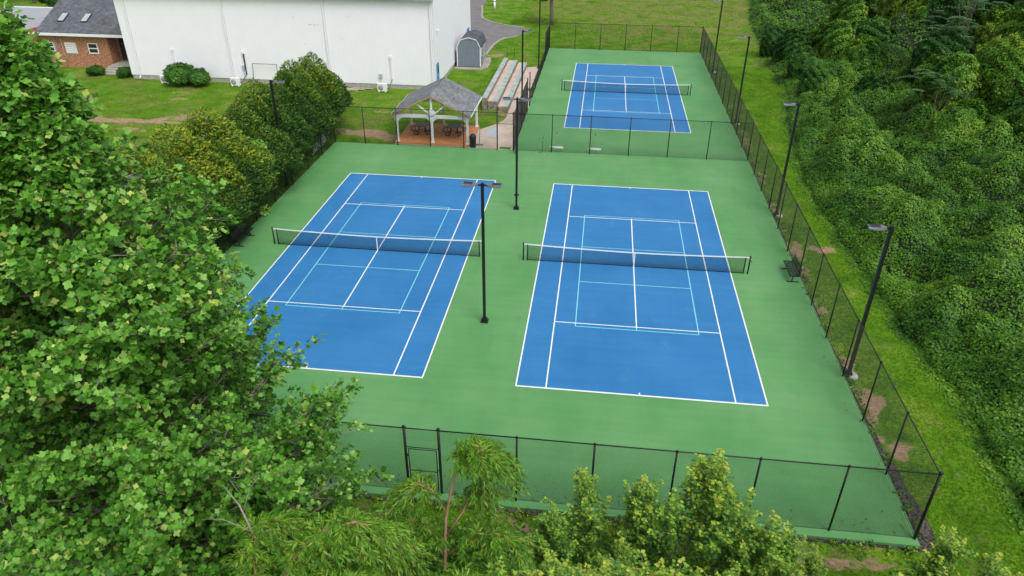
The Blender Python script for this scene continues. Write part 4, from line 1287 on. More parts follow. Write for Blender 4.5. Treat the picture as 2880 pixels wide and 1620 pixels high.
# ---- evergreen hedge trees (teardrop)
def tear(D):
    # wide below, pointed above
    h = D[:, 2]
    w = np.where(h > 0, 1.0 - .30 * h ** 2, 1.0)
    return np.stack([w, w, np.where(h > 0, 1.75, 1.35)], 1)
def hedge_crown(seed, t0, t1, n=46000):
    r_ = np.random.default_rng(seed)
    cones = [(0, 0, 1.0, .62, 1.0)]
    for k in range(13):
        a = k * 2.4 + r_.normal() * .3; q = r_.uniform(.35, .72)
        cones.append((q * cos(a), q * sin(a), r_.uniform(.40, .92) * (1.12 - .35 * q), r_.uniform(.34, .50), .55))
    prof = lambda h: np.interp(h, [0, .1, .35, .6, .8, .92, 1.0], [.70, .95, 1.0, .80, .50, .24, .03])
    PP, OO = [], []
    for cx_, cy_, top_, rad_, wgt in cones:
        m = int(n * wgt / (1 + .55 * 13)); h = r_.uniform(0, 1, m * 2); h = h[r_.random(m * 2) < prof(h)][:m]
        a = r_.uniform(0, 2 * pi, len(h))
        lump = 1 + .13 * np.sin(4 * a + 6 * h + seed) * np.sin(17 * h + a) + .10 * r_.random(len(h)) ** 2
        rr = 1.12 * rad_ * prof(h) * lump * (1 - .3 * r_.random(len(h)) ** 2.5)
        z0 = max(0, top_ - .75) * (0 if wgt == 1.0 else 1)
        PP.append(np.stack([cx_ + rr * np.cos(a), cy_ + rr * np.sin(a), z0 + h * (top_ - z0)], 1))
        OO.append(np.stack([np.cos(a), np.sin(a), np.full(len(h), .5)], 1))
    P = np.concatenate(PP); out = np.concatenate(OO)
    rc = np.hypot(P[:, 0], P[:, 1]); keep = r_.random(len(P)) < np.clip((rc - .12) / .25 + P[:, 2] ** 2, 0, 1)
    P = P[keep]; out = out[keep]; z = P[:, 2]; a = np.arctan2(P[:, 1], P[:, 0])
    f = unit(out * .7 + r_.normal(size=P.shape) * .7 + np.array((0, 0, .7)))
    up = unit(out + np.array((0, 0, .3)) + r_.normal(size=P.shape) * .7)
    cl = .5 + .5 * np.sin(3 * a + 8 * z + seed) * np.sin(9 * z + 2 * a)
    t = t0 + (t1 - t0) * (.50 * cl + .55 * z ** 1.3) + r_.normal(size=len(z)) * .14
    return P, f, up, t
hedge_protos = []
for s_, t0, t1 in ((1, .02, .62), (2, .08, .80), (3, .16, 1.04)):
    P, f, up, t = hedge_crown(s_, t0, t1)
    P = P * np.array((2.5, 2.5, 6.0))
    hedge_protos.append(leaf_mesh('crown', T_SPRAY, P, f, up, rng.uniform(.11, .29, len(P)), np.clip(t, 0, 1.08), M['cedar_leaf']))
def hedge_core():  # added dark shell, its colour stands for the shade inside the evergreen
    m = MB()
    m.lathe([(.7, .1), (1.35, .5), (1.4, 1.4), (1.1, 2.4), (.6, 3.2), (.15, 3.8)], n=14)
    return m.mesh('crown_shade_core', M['shade_core'])
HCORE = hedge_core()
HT = [(-26.9, 21.9, 5.6, 0, .80, 'dark evergreen at the end of the hedge nearest the white hall'), (-26.5, 19.2, 5.9, 1, .95, 'pointed evergreen second from the hall end of the hedge'),
      (-26.4, 16.2, 6.3, 1, 1.0, 'tallest pointed evergreen near the hall end of the hedge'), (-26.5, 13.2, 5.5, 0, .95, 'evergreen just beyond the lamp post that rises from the hedge'),
      (-26.6, 10.2, 6.4, 1, 1.0, 'evergreen directly behind the lamp head above the hedge'), (-26.4, 6.9, 5.6, 0, 1.0, 'green hedge tree on the camera side of the hedge lamp post'),
      (-26.9, 3.6, 6.4, 2, 1.22, 'yellowest evergreen in the middle of the hedge'), (-27.2, .2, 6.3, 2, 1.32, 'golden olive evergreen behind the shaded bench'),
      (-27.2, -3.4, 6.2, 2, 1.3, 'olive evergreen half hidden by the big leafy tree'), (-26.0, 1.9, 5.2, 0, .92, 'dark evergreen leaning over the fence in front of the yellowest one'), (-26.0, -1.7, 5.2, 0, .92, 'dark evergreen overhanging the fence beside the shaded bench'), (-26.0, -5.2, 5.1, 0, .92, 'dark evergreen against the fence just camera side of the shaded bench'),
      (-26.6, -7.2, 6.0, 2, 1.0, 'yellowish evergreen seen through gaps in the big tree'),
      (-26.6, -11, 5.8, 0, 1.0, 'hedge evergreen almost covered by the big leafy tree')]
for i, (x, y, h, pi_, w, lb) in enumerate(HT):
    root = empty('evergreen_tree', (x + .45, y, GZ), i * 1.3, lb, 'tree', 'evergreen hedge trees')
    zb = 2.0
    sz = (h + .9 - zb) / 6.0
    w *= 1.12
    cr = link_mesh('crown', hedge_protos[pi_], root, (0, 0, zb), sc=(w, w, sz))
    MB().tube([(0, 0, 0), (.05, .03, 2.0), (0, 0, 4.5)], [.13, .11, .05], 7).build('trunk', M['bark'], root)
    link_mesh('crown_shade_core', HCORE, cr, sc=(.92, .92, .95))
# bright climbing vine on the hedge and fence
def blob_leaves(Lst, r_, c, rad, n, sz, t0, t1, out=(1, -.4, .5)):
    out = unit(np.array(out, float))
    for i in range(n):
        v = unit(rv(r_)) * np.array(rad) * r_.uniform(.6, 1.0)
        u = unit(out + rv(r_, .4)); f = unit(np.cross(u, rv(r_)) + np.array((0, 0, -.4)))
        Lst.add(np.array(c) + v, f, u, sz * r_.uniform(.6, 1.3), r_.uniform(t0, t1))
r_ = random.Random(5)
Lv = Leaves()
for c, rad, n in (((-24.5, 4.8, 3.4), (.55, 1.1, .9), 420), ((-24.35, 3.6, 2.4), (.4, .8, .7), 200), ((-24.3, 5.6, 4.0), (.5, .9, .5), 200), ((-24.3, 1.9, 1.5), (.3, .7, .6), 130), ((-24.2, .9, .8), (.3, .5, .5), 90), ((-23.9, 4.0, .35), (.3, .5, .3), 60)):
    blob_leaves(Lv, r_, c, rad, n, .20, .45, 1.0)
o = link_mesh('climbing_vine', Lv.mesh('climbing_vine', T_OVAL, M['tulip_leaf'])); tag(o, 'bright green vine hanging over the fence below the yellow hedge trees', 'vine')
# dim undergrowth along the hedge foot
Lv = Leaves(); r_ = random.Random(6)
for i in range(17000):
    y = r_.uniform(-17, 22.5); x = r_.uniform(-27.5, -24.08); h = 2.9 * r_.random() ** 1.4
    u = unit(np.array((.6, -.3, .7)) + rv(r_, .4)); f = unit(np.cross(u, rv(r_)))
    Lv.add(np.array((x, y, GZ + h)), f, u, r_.uniform(.08, .20), r_.uniform(0, .55))
o = link_mesh('hedge_undergrowth', Lv.mesh('hedge_undergrowth', T_OVAL, M['vine_leaf'])); tag(o, 'dark ivy and weeds along the foot of the hedge', 'undergrowth', kind='stuff')

bs = empty('bare_shrub', (-24.75, 16.6, GZ), label='tangle of pale bare twigs behind the fence at the foot of the hedge', cat='shrub')
m_ = MB()
r_ = random.Random(77)
m_.tube([(0, -1.4, .15), (0, 0, .22), (.05, 1.4, .15)], .03, 5)
for i in range(46):
    y = r_.uniform(-1.4, 1.4); a = np.array((0, y, .18)); d = np.array((r_.uniform(.0, .45), r_.gauss(.15, .35), r_.uniform(.5, 1.15)))
    m_.tube([a, a + d * .5 + np.array((0, .04, 0)), a + d], [.016, .012, .006], 4, caps=False)
m_.build('twig', M['foam'], bs)
# ---- shrubs by the buildings
SHR = crown_mesh('crown', T_QUAD, M['forest_leaf'], 5200, lambda D: np.ones_like(D) * np.array((1, 1, .85)), 21, .105, .25, .95, zlo=-.75, depth=.12)
SHC = core_mesh('crown_shade_core', lambda D: np.ones_like(D) * np.array((1, 1, .85)), 21, .88)
SHS = [(-45.6, 33.5, 2.05, 2.1, 'big round dark green bush against the white hall'), (-43.5, 33.5, 1.6, 1.65, 'smaller bush joined to the right of the big round bush'),
       (-56.5, 36.2, 1.15, .95, 'low clipped shrub left of the brick building steps'), (-53.1, 36.0, 1.15, .95, 'low clipped shrub right of the brick building steps')]
for i, (x, y, w, h, lb) in enumerate(SHS):
    root = empty('shrub', (x, y, GZ), i * 1.1, lb, 'shrub', 'shrubs by the buildings')
    k = link_mesh('crown', SHR, root, (0, 0, h * .62), sc=(w, w, h * .75)); link_mesh('crown_shade_core', SHC, k)
    MB().tube([(0, 0, 0), (0, 0, h * .6)], [.06, .03], 5).build('stem', M['bark'], root)

# ---- vine thicket on the right (heightfield) and vine covered trees
def thick_h(x, y):
    d = x - edge(y)
    base = 1.05 * (1 - np.exp(-np.clip(d, 0, None) / .7)) + 2.0 * (1 - np.exp(-np.clip(d - 1, 0, None) / 6.5))
    base = base + .09 * np.clip(d - 6, 0, None)
    nn = 1.0 * pnoise(x, y, 5.2, 11) + .85 * np.abs(pnoise(x, y, 4.6, 12)) + .25 * np.abs(pnoise(x, y, 1.6, 13)) - .5
    g = np.clip(d / 2.5, 0, 1)
    return GZ - .05 + np.clip(base + nn * (.30 + .70 * g) * np.clip(base, 0, 1), 0, None) * np.clip(d / .25, 0, 1)
tx = np.concatenate([np.arange(11.5, 30, .3), np.arange(30, 90, 1.0)]); ty = np.arange(-40, 118, .35)
TX, TY = np.meshgrid(tx, ty)
TZ = thick_h(TX, TY) - .16
co = np.stack([TX.ravel(), TY.ravel(), TZ.ravel()], 1)
nx, ny = len(tx), len(ty)
ii = (np.arange(ny - 1)[:, None] * nx + np.arange(nx - 1)[None, :]).ravel()
q = np.stack([ii, ii + 1, ii + 1 + nx, ii + nx], 1)
keep = (co[q[:, 0], 0] > edge(co[q[:, 0], 1]) - .1)
q = q[keep]
tk = link_mesh('vine_thicket', grid_mesh('vine_thicket', co, q, M['shade_core']))  # sheet under the leaves, with the shade of the gaps painted in
tag(tk, 'tangled mass of green vines sloping up beside the grass strip', 'vine thicket', kind='stuff')
def thicket_leaves(n, x0, x1, y0, y1, sz, seed):
    r_ = np.random.default_rng(seed)
    y = r_.uniform(y0, y1, n); d = r_.random(n) ** 1.25 * (x1 - x0); x = edge(y) + d + x0 - .22 * np.abs(r_.normal(size=n)) * np.exp(-d) + .25
    e = .12
    h = thick_h(x, y); hx = (thick_h(x + e, y) - thick_h(x - e, y)) / (2 * e); hy = (thick_h(x, y + e) - thick_h(x, y - e)) / (2 * e)
    nr = unit(np.stack([-hx, -hy, np.ones(n)], 1))
    P = np.stack([x, y, h], 1) + nr * r_.normal(size=(n, 1)) * .09
    P[:, 2] = np.maximum(P[:, 2], GZ + .03)
    up = unit(nr * 1.2 + np.array((-.1, -.15, .1)) + r_.normal(size=(n, 3)) * .24)
    f = unit(np.cross(up, r_.normal(size=(n, 3))) + np.array((-.3, -.5, -.35)))
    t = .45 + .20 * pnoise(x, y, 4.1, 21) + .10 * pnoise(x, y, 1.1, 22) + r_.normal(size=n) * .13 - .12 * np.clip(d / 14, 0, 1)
    crease = np.abs(pnoise(x, y, 4.6, 12))
    keep = r_.random(n) < np.clip(.35 + crease * 4.5, 0, 1) * np.clip(1.25 + .9 * pnoise(x, y, 1.0, 41), .35, 1)  # leaves thinned so the painted dark sheet shows as shade in gaps
    return P[keep], f[keep], up[keep], (sz * r_.uniform(.55, 1.3, n))[keep], np.clip(t + .10 * np.clip(crease, 0, 1.2) - .06, 0, 1.08)[keep]  # leaf tint drops in the creases: shade put into the colour
parts = [thicket_leaves(230000, -.25, 12, -22, 14, .125, 1), thicket_leaves(200000, -.25, 16, 14, 45, .165, 2), thicket_leaves(56000, -.2, 18, 45, 100, .26, 3)]
A = [np.concatenate([p[k] for p in parts]) for k in range(5)]
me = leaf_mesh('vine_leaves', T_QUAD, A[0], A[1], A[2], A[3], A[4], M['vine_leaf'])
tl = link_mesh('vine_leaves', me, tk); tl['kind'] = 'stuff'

dome = lambda D: np.stack([np.ones(len(D)), np.ones(len(D)), np.where(D[:, 2] > 0, 1.0, 1.5)], 1)
VP = []
for s_, mt, t0, t1, nn in ((31, 'vine_leaf', .15, .8, 24000), (32, 'vine_leaf', .3, .95, 24000), (33, 'forest_leaf', .1, .75, 24000), (34, 'forest_leaf', .2, .9, 24000)):
    VP.append((crown_mesh('crown', T_QUAD, M[mt], nn, dome, s_, .058, t0, t1, zlo=-.7, depth=.10), core_mesh('crown_shade_core', dome, s_, .9)))
# (x, y, radius, height of top, proto, label)
VT = [
    (17.6, 55.5, 2.2, 4.2, 2, 'round leafy shrub where the woods jut farthest into the far lawn'),
    (18.6, 49.5, 2.4, 5.0, 2, 'dark rounded shrub behind the lamp post by the far end of the far court'),
    (18.4, 43.0, 2.2, 4.2, 3, 'bluish green shrub at the edge of the woods halfway along the far court'),
    (18.4, 37.0, 2.3, 3.8, 3, 'leafy mound at the woods edge level with the net of the far court'),
    (22.9, 49.5, 3.0, 6.2, 1, 'pale topped vine dome, farther of the two above the edge shrubs'),
    (23.0, 41.3, 3.1, 5.9, 0, 'pale topped vine dome, nearer of the two above the edge shrubs'),
    (27.2, 33.5, 3.0, 8.6, 2, 'dark shaggy tree beside the black gap in the woods'),
    (25.0, 24.2, 2.9, 8.3, 1, 'tall yellow green vine covered column standing out of the thicket'),
    (24.3, 19.5, 2.6, 5.8, 1, 'lower shoulder in front of the tall vine covered column'),
    (29.6, 24.0, 3.2, 9.6, 0, 'tallest vine draped tree in the upper right corner'),
    (28.4, 17.0, 3.2, 7.6, 0, 'vine draped tree at the right edge, below the tallest one'),
    (27.4, 10.5, 3.0, 6.6, 3, 'feathery bright green tree on the right edge halfway up'),
    (25.2, 3.5, 3.0, 5.2, 0, 'vine covered mound on the right edge opposite the bench'),
    (21.5, 30.5, 2.3, 4.6, 2, 'low dark vine mound left of the tall yellow green column')]
for i, (x, y, rad, h, p_, lb) in enumerate(VT):
    root = empty('vine_covered_tree', (x, y, GZ), i * 2.1, lb, 'tree', 'vine covered trees on the right')
    zc = h - rad * 1.05 if h > rad * 1.3 else h * .45
    szz = (h - zc) if h - zc > 0 else 1
    lo = (zc + .3) / 1.5
    # stretch the lower half so that the vines reach the thicket
    me_c, me_k = VP[p_]
    k = link_mesh('crown', me_c, root, (0, 0, zc), sc=(rad, rad, max(szz, lo * .8)))
    link_mesh('crown_shade_core', me_k, k)
    MB().tube([(0, 0, 0), (0, 0, zc)], [.22, .12], 7).build('trunk', M['bark'], root)
r_ = random.Random(17)
cnt = 0
for row, (d0, h0, h1, rad0, step) in enumerate(((9, 5.5, 7.5, 3.0, 7.5), (15, 8, 11, 3.8, 8), (22, 10, 14, 4.4, 8.5), (31, 12, 17, 5, 9.5), (42, 14, 19, 6, 11))):
    y = 8 + row * 6
    while y < 108 + row * 4:
        x = float(np.interp(y, ex_y, ex_x)) + d0 + 2 + r_.uniform(-1.5, 1.5)
        if all((x - v[0]) ** 2 + (y - v[1]) ** 2 > (v[2] * 1.0) ** 2 for v in VT) and not (row == 0 and y < 50):
            h = r_.uniform(h0, h1); rad = rad0 * r_.uniform(.85, 1.2); p_ = r_.randint(0, 3)
            root = empty('vine_covered_tree', (x, y, GZ), r_.uniform(0, 6), 'vine covered tree crowded among others in the woods beyond the thicket', 'tree', 'trees crowded in the woods')
            zc = h - rad * 1.1
            k = link_mesh('crown', VP[p_][0], root, (0, 0, zc), sc=(rad, rad, max(rad * 1.1, zc / 1.5)))
            link_mesh('crown_shade_core', VP[p_][1], k)
            link_mesh('trunk', bpy.data.objects['trunk'].data if False else MB().tube([(0, 0, 0), (0, 0, zc)], [.25, .12], 6).mesh('trunk', M['bark']), root)
            cnt += 1
        y += step * r_.uniform(.8, 1.2)
print('background trees', cnt)

# feathery sumacs
def sumac(seed):
    r_ = random.Random(seed); Lv = Leaves(); wood = MB()
    for i in range(26):
        az = r_.uniform(0, 2 * pi); L = r_.uniform(.9, 1.6)
        b0 = np.array((r_.gauss(0, .6), r_.gauss(0, .6), r_.uniform(1.6, 3.0)))
        d = np.array((cos(az), sin(az), .35))
        pts = [b0 + d * L * t + np.array((0, 0, -.45 * L * t * t)) for t in np.linspace(0, 1, 12)]
        wood.tube([pts[0], pts[5], pts[11]], .012, 3, caps=False)
        side = np.array((-sin(az), cos(az), 0))
        for k, p in enumerate(pts[1:]):
            for s in (-1, 1):
                Lv.add(p, unit(side * s + d * .35 + np.array((0, 0, -.12))), np.array((0, 0, 1.0)) + rv(r_, .15), .30 * (1 - .04 * k), r_.uniform(.2, .95))
    for k in range(5): wood.tube([(0, 0, -.5), (r_.gauss(0, .4), r_.gauss(0, .4), 2.2)], [.05, .02], 5)
    return Lv.mesh('crown', T_WILLOW2, M['sumac_leaf']), wood.mesh('trunk', M['bark'])
T_WILLOW2 = tmpl([[(0, 0, 0), (.16, .3, .02), (.12, .65, 0), (0, 1, -.08), (-.12, .65, 0), (-.16, .3, .02)]])
s1 = sumac(1)
for i, (x, y, z, sc_, lb) in enumerate(((23.8, 23.0, 3.4, 1.5, 'blue green feathery sumac in front of the tall vine column'), (27.5, 34.0, 5.2, 1.7, 'blue green feathery sumac beside the dark gap in the woods'), (31.0, 38.0, 7.0, 2.0, 'blue green feathery sumac highest up in the woods'))):
    root = empty('sumac_tree', (x, y, GZ), i * 1.7, lb, 'tree', 'sumac trees in the woods')
    link_mesh('crown', s1[0], root, (0, 0, z - 1.5), sc=(sc_,) * 3); link_mesh('trunk', s1[1], root, (0, 0, z - 1.5), sc=(sc_,) * 3)
    MB().tube([(0, 0, 0), (0, 0, z - 1.0)], [.12, .08], 6).build('stem', M['bark'], root)

# ---- willow-like trees at the bottom
def willow(base, arms, label, seed, dz=0.0):
    """arms: list of polylines (world coords) for the arching boughs"""
    r_ = random.Random(seed)
    root = empty('willow_tree', base, label=label, cat='tree')
    B = np.array(base)
    wood = MB(); Lv = Leaves(); first = True
    for arm, rad0, dens, hang in arms:
        P = [np.array(p) - B - np.array((0, 0, dz if p[2] > 1 else 0)) for p in arm]
        n = len(P)
        (MB().tube(P, [rad0 * (1 - .8 * k / (n - 1)) for k in range(n)], 7)).build('trunk' if first else 'bough', M['bark_red'], root)
        first = False
        tot = sum(np.linalg.norm(P[k + 1] - P[k]) for k in range(n - 1))
        m = int(tot * dens)
        for i in range(m):
            t = (i + r_.random()) / m
            if t < hang: continue
            s_ = t * (n - 1); k = min(int(s_), n - 2); f = s_ - k
            p = P[k] * (1 - f) + P[k + 1] * f
            dr = unit(P[k + 1] - P[k])
            az = r_.uniform(0, 2 * pi)
            o_ = unit(np.array((cos(az), sin(az), .25)) + dr * .9)
            L = r_.uniform(.6, 1.5)
            pts = []
            for q in range(9):
                u = q / 8
                pts.append(p + o_ * L * .75 * u + np.array((0, 0, -.62 * L * u ** 1.9)))
            wood.tube([pts[0], pts[4], pts[8]], [.007, .005, .002], 3, caps=False)
            tc = r_.gauss(0, .10) + .45
            for q in range(int(L * 30)):
                u = .08 + .92 * q / (L * 30)
                s2 = u * 8; kk = min(int(s2), 7); ff = s2 - kk
                lp = pts[kk] * (1 - ff) + pts[kk + 1] * ff
                td = unit(pts[kk + 1] - pts[kk])
                sd = unit(np.cross(td, rv(r_)))
                lf = unit(td * .8 + sd * .75 + np.array((0, 0, -.25)))
                lu = unit(np.array((0, 0, 1)) + rv(r_, .5))
                Lv.add(lp, lf, lu, r_.uniform(.12, .20), min(max(tc + r_.gauss(0, .15) + .15 * (1 - u), 0), 1.05))
    wood.build('twig', M['bark_red'], root)
    link_mesh('crown', Lv.mesh('crown', T_WILLOW, M['willow_leaf']), root)
    return len(Lv.p)
def WP(u, v, y):
    return None
nw = willow((-5.9, -24.6, GZ), [
    ([(-5.9, -24.6, -.1), (-6.0, -24.4, 3.0), (-5.95, -24.1, 5.0), (-5.75, -23.8, 6.2), (-5.45, -23.6, 6.75), (-5.05, -23.5, 6.95), (-4.75, -23.4, 6.8)], .062, 75, .60),
    ([(-5.95, -24.2, 4.4), (-5.5, -24.0, 5.2), (-5.3, -23.8, 5.6), (-5.0, -23.7, 5.75)], .035, 40, .3),
    ([(-5.97, -24.1, 5.3), (-6.3, -24.0, 5.9), (-6.75, -23.9, 6.0), (-7.1, -23.8, 5.8)], .03, 48, .2),
    ([(-5.98, -24.3, 3.6), (-6.4, -24.0, 4.3), (-6.9, -23.9, 4.6), (-7.5, -23.8, 4.4)], .03, 46, .2),
    ([(-5.9, -24.3, 3.8), (-5.3, -24.1, 4.3), (-4.6, -24.0, 4.5), (-4.0, -24.0, 4.3)], .03, 46, .2),
    ([(-5.9, -24.5, 2.8), (-5.2, -24.6, 3.3), (-4.4, -24.6, 3.6), (-3.6, -24.5, 3.4)], .03, 46, .2),
], 'slender drooping willow rising in front of the gate', 4)
nw += willow((-9.6, -27.6, GZ), [
    ([(-9.6, -27.6, -.1), (-9.7, -27.4, 4.0), (-9.4, -27.1, 6.2), (-8.9, -26.8, 7.3), (-8.3, -26.5, 7.9), (-7.6, -26.2, 8.0), (-6.9, -26.0, 7.6)], .12, 44, .45),
    ([(-9.6, -27.3, 5.0), (-10.0, -26.8, 6.4), (-10.2, -26.4, 7.1), (-10.1, -26.0, 7.4), (-9.7, -25.6, 7.2)], .05, 44, .2),
    ([(-9.5, -27.3, 5.2), (-8.9, -27.4, 6.4), (-8.1, -27.4, 7.2), (-7.2, -27.3, 7.4), (-6.4, -27.2, 7.0)], .05, 44, .2),
    ([(-9.5, -27.3, 4.8), (-8.6, -27.8, 5.9), (-7.4, -28.0, 6.6), (-6.3, -28.0, 6.6), (-5.4, -28.0, 6.0)], .05, 44, .2),
    ([(-9.4, -27.2, 4.8), (-8.6, -26.3, 5.9), (-7.6, -25.6, 6.3), (-6.8, -25.1, 6.0)], .05, 40, .2),
    ([(-9.5, -27.2, 4.4), (-8.4, -26.9, 5.3), (-7.0, -26.6, 5.6), (-5.8, -26.5, 5.2)], .05, 40, .2),
], 'broad willow with arching reddish boughs at the bottom of the picture', 5, 1.05)
nw += willow((-3.4, -27.8, GZ), [
    ([(-3.4, -27.8, -.1), (-3.6, -27.5, 3.0), (-3.9, -27.2, 4.6), (-4.5, -26.8, 5.6), (-5.1, -26.5, 5.9), (-5.6, -26.3, 5.6)], .07, 34, .5),
    ([(-3.6, -27.4, 3.6), (-3.2, -26.9, 4.8), (-3.0, -26.4, 5.2), (-3.1, -25.9, 5.0)], .04, 34, .2),
    ([(-3.6, -27.3, 3.8), (-4.4, -27.4, 5.0), (-5.0, -27.5, 5.4), (-5.6, -27.6, 5.1)], .04, 34, .2),
], 'smaller willow at the bottom edge between the slender willow and the maples', 6, .3)
print('willow leaves', nw)

# ---- young maples bottom right: three prototypes
def maple(seed, H, spread, nshoot):
    r_ = random.Random(seed); wood = MB(); Lv = Leaves()
    def shoot(a, b, r0, lvl):
        mid = (a + b) / 2 + rv(r_, .05)
        wood.tube([a, mid, b], [r0, r0 * .7, r0 * .35], 5 if lvl == 0 else 3, caps=False)
        L = np.linalg.norm(b - a)
        n = int(L * 17)
        for i in range(n):
            t = .18 + .82 * (i + 1) / n
            p = a + (b - a) * t if t > .5 else a + (mid - a) * (2 * t)
            for s in range(2 if lvl == 0 else 3):
                az = r_.uniform(0, 2 * pi)
                d = unit(np.array((cos(az), sin(az), r_.uniform(-.2, .35))))
                tipness = max(0, (t - .72) / .28)
                tt = .35 + .28 * (p[2] / H) + r_.gauss(0, .14) + .42 * tipness ** 1.5
                u = unit(np.array((0, 0, 1)) + rv(r_, .35))
                Lv.add(p + d * r_.uniform(.04, .13) * (1.3 - tipness), d, u, r_.uniform(.07, .135) * (1 - .15 * tipness), min(max(tt, 0), .97))
    top = np.array((r_.gauss(0, .15), r_.gauss(0, .15), H))
    base = np.zeros(3)
    shoot(base + np.array((0, 0, H * .25)), top, .022, 0)
    wood.tube([base, base + np.array((0, 0, H * .27))], [.04, .022], 6)
    for i in range(nshoot):
        z0 = H * r_.uniform(.10, .68); az = i * 2.4 + r_.gauss(0, .3)
        L = (H - z0) * r_.uniform(.30, .72) + .25
        a = top * (z0 / H); d = unit(np.array((cos(az) * spread, sin(az) * spread, 1.0)))
        b_ = a + d * L
        shoot(a, b_, .014, 1)
        for k in range(4):
            a2 = a + (b_ - a) * r_.uniform(.25, .9); az2 = r_.uniform(0, 6.28)
            shoot(a2, a2 + unit(np.array((cos(az2), sin(az2), .75))) * L * r_.uniform(.22, .42), .008, 2)
    return Lv.mesh('crown', T_MAPLE, M['maple_leaf']), wood.mesh('stem', M['bark_pale']), len(Lv.p)
MP = [maple(1, 4.6, .30, 11), maple(2, 5.2, .26, 12), maple(3, 3.6, .42, 12)]
print('maple leaves', [m[2] for m in MP])
MPOS = [  # x, y, H, proto, label
    (1.05, -21.3, 5.9, 1, 'tallest young maple, its top above the near fence rail'), (1.95, -21.6, 5.5, 0, 'tall young maple just right of the tallest one'),
    (.3, -21.5, 4.6, 0, 'young maple just left of the tallest one'), (-.75, -21.3, 4.8, 1, 'narrow young maple in front of the middle fence posts'),
    (-2.15, -21.0, 4.2, 0, 'thin young maple standing alone left of the maple clump'), (-3.1, -21.6, 3.3, 2, 'short maple at the left end of the maple clump'),
    (2.9, -21.9, 4.3, 0, 'leafy young maple at the right side of the maple clump'), (3.9, -21.5, 3.0, 2, 'small maple standing before the fence right of the clump'),
    (5.0, -21.2, 2.0, 2, 'very small maple at the foot of the near fence'), (8.0, -21.9, 4.5, 1, 'young maple beside the right corner post of the near fence'),
    (8.7, -23.0, 4.4, 0, 'maple in the bottom right corner beyond the corner post'), (7.1, -24.0, 4.6, 1, 'maple in front of the right corner of the fence'),
    (9.7, -22.4, 3.4, 2, 'low maple on the grass just outside the right corner post, farthest right'), (9.5, -24.1, 4.9, 0, 'maple at the bottom edge, rightmost but one'), (8.2, -24.9, 5.0, 1, 'maple at the bottom edge below the right corner post'),
    (6.0, -24.6, 4.0, 2, 'yellow tipped maple at the bottom edge right of centre')]
k = 0
for (x, y, h, p_, lb) in MPOS:
    root = empty('young_maple', (x, y, GZ), k * 1.9, lb, 'tree', 'young maples below the near fence')
    H0 = (4.6, 5.2, 3.6)[p_]; s_ = h / H0
    link_mesh('crown', MP[p_][0], root, sc=(s_ * .95, s_ * .95, s_)); link_mesh('stem', MP[p_][1], root, sc=(s_ * .95, s_ * .95, s_))
    k += 1
r_ = random.Random(23)
for i in range(124):
    x = r_.uniform(-3.6, 9.0) if i < 90 else (r_.uniform(3.8, 9.4) if i < 112 else r_.uniform(-4.6, -1.5)); y = r_.uniform(-27.2, -22.2) if i < 90 else r_.uniform(-26.4, -23.6)
    if x > 4.0 and y > -24.0: continue
    h = r_.uniform(1.8, 3.4) + .66 * (-23 - y) + (.3 if i >= 90 else 0)
    p_ = r_.randint(0, 2)
    root = empty('young_maple', (x, y, GZ), r_.uniform(0, 6), 'green young maple crowded in the thick clump along the bottom edge', 'tree', 'crowded young maples along the bottom edge')
    s_ = h / (4.6, 5.2, 3.6)[p_]
    link_mesh('crown', MP[p_][0], root, sc=(s_, s_, s_)); link_mesh('stem', MP[p_][1], root, sc=(s_, s_, s_))

# low weeds between the trees and the fence
Lv = Leaves(); r_ = random.Random(31)
for i in range(34000):
    x = r_.uniform(-15, 9); y = r_.uniform(-27, -19.6)
    if y > -20.6 and r_.random() < .75: continue
    if x > 4.5 and y > -22.5 and r_.random() < .9: continue
    h = 1.5 * r_.random() ** 1.5 * min(1, (-19.3 - y) / 2.0)
    u = unit(np.array((0, -.2, 1)) + rv(r_, .35)); f = unit(np.cross(u, rv(r_)))
    Lv.add(np.array((x, y, GZ + h)), f, u, r_.uniform(.08, .20), r_.uniform(.1, .85))
o = link_mesh('weeds', Lv.mesh('weeds', T_OVAL, M['vine_leaf'])); tag(o, 'low weeds under the trees below the near fence', 'weeds', kind='stuff')

# bare twigs at the bottom left
tw = empty('dead_branch', (-9.9, -26.8, 6.0), label='pale bare dead branch poking out at the bottom below the big tree', cat='branch')
MB().tube([(0, 0, -6.1), (-.1, .2, -2), (-.2, .5, .2), (-.6, .8, .9), (-1.0, 1.0, 1.25)], [.06, .05, .035, .02, .008], 6).build('bough', M['bark_pale'], tw)
MB().tube([(-.25, .55, .3), (-.9, .5, .7), (-1.35, .4, .75)], [.02, .01, .004], 4).build('twig', M['bark_pale'], tw)
MB().tube([(-.5, .75, .75), (-.4, 1.1, 1.2), (-.2, 1.4, 1.4)], [.014, .008, .003], 4).build('twig', M['bark_pale'], tw)

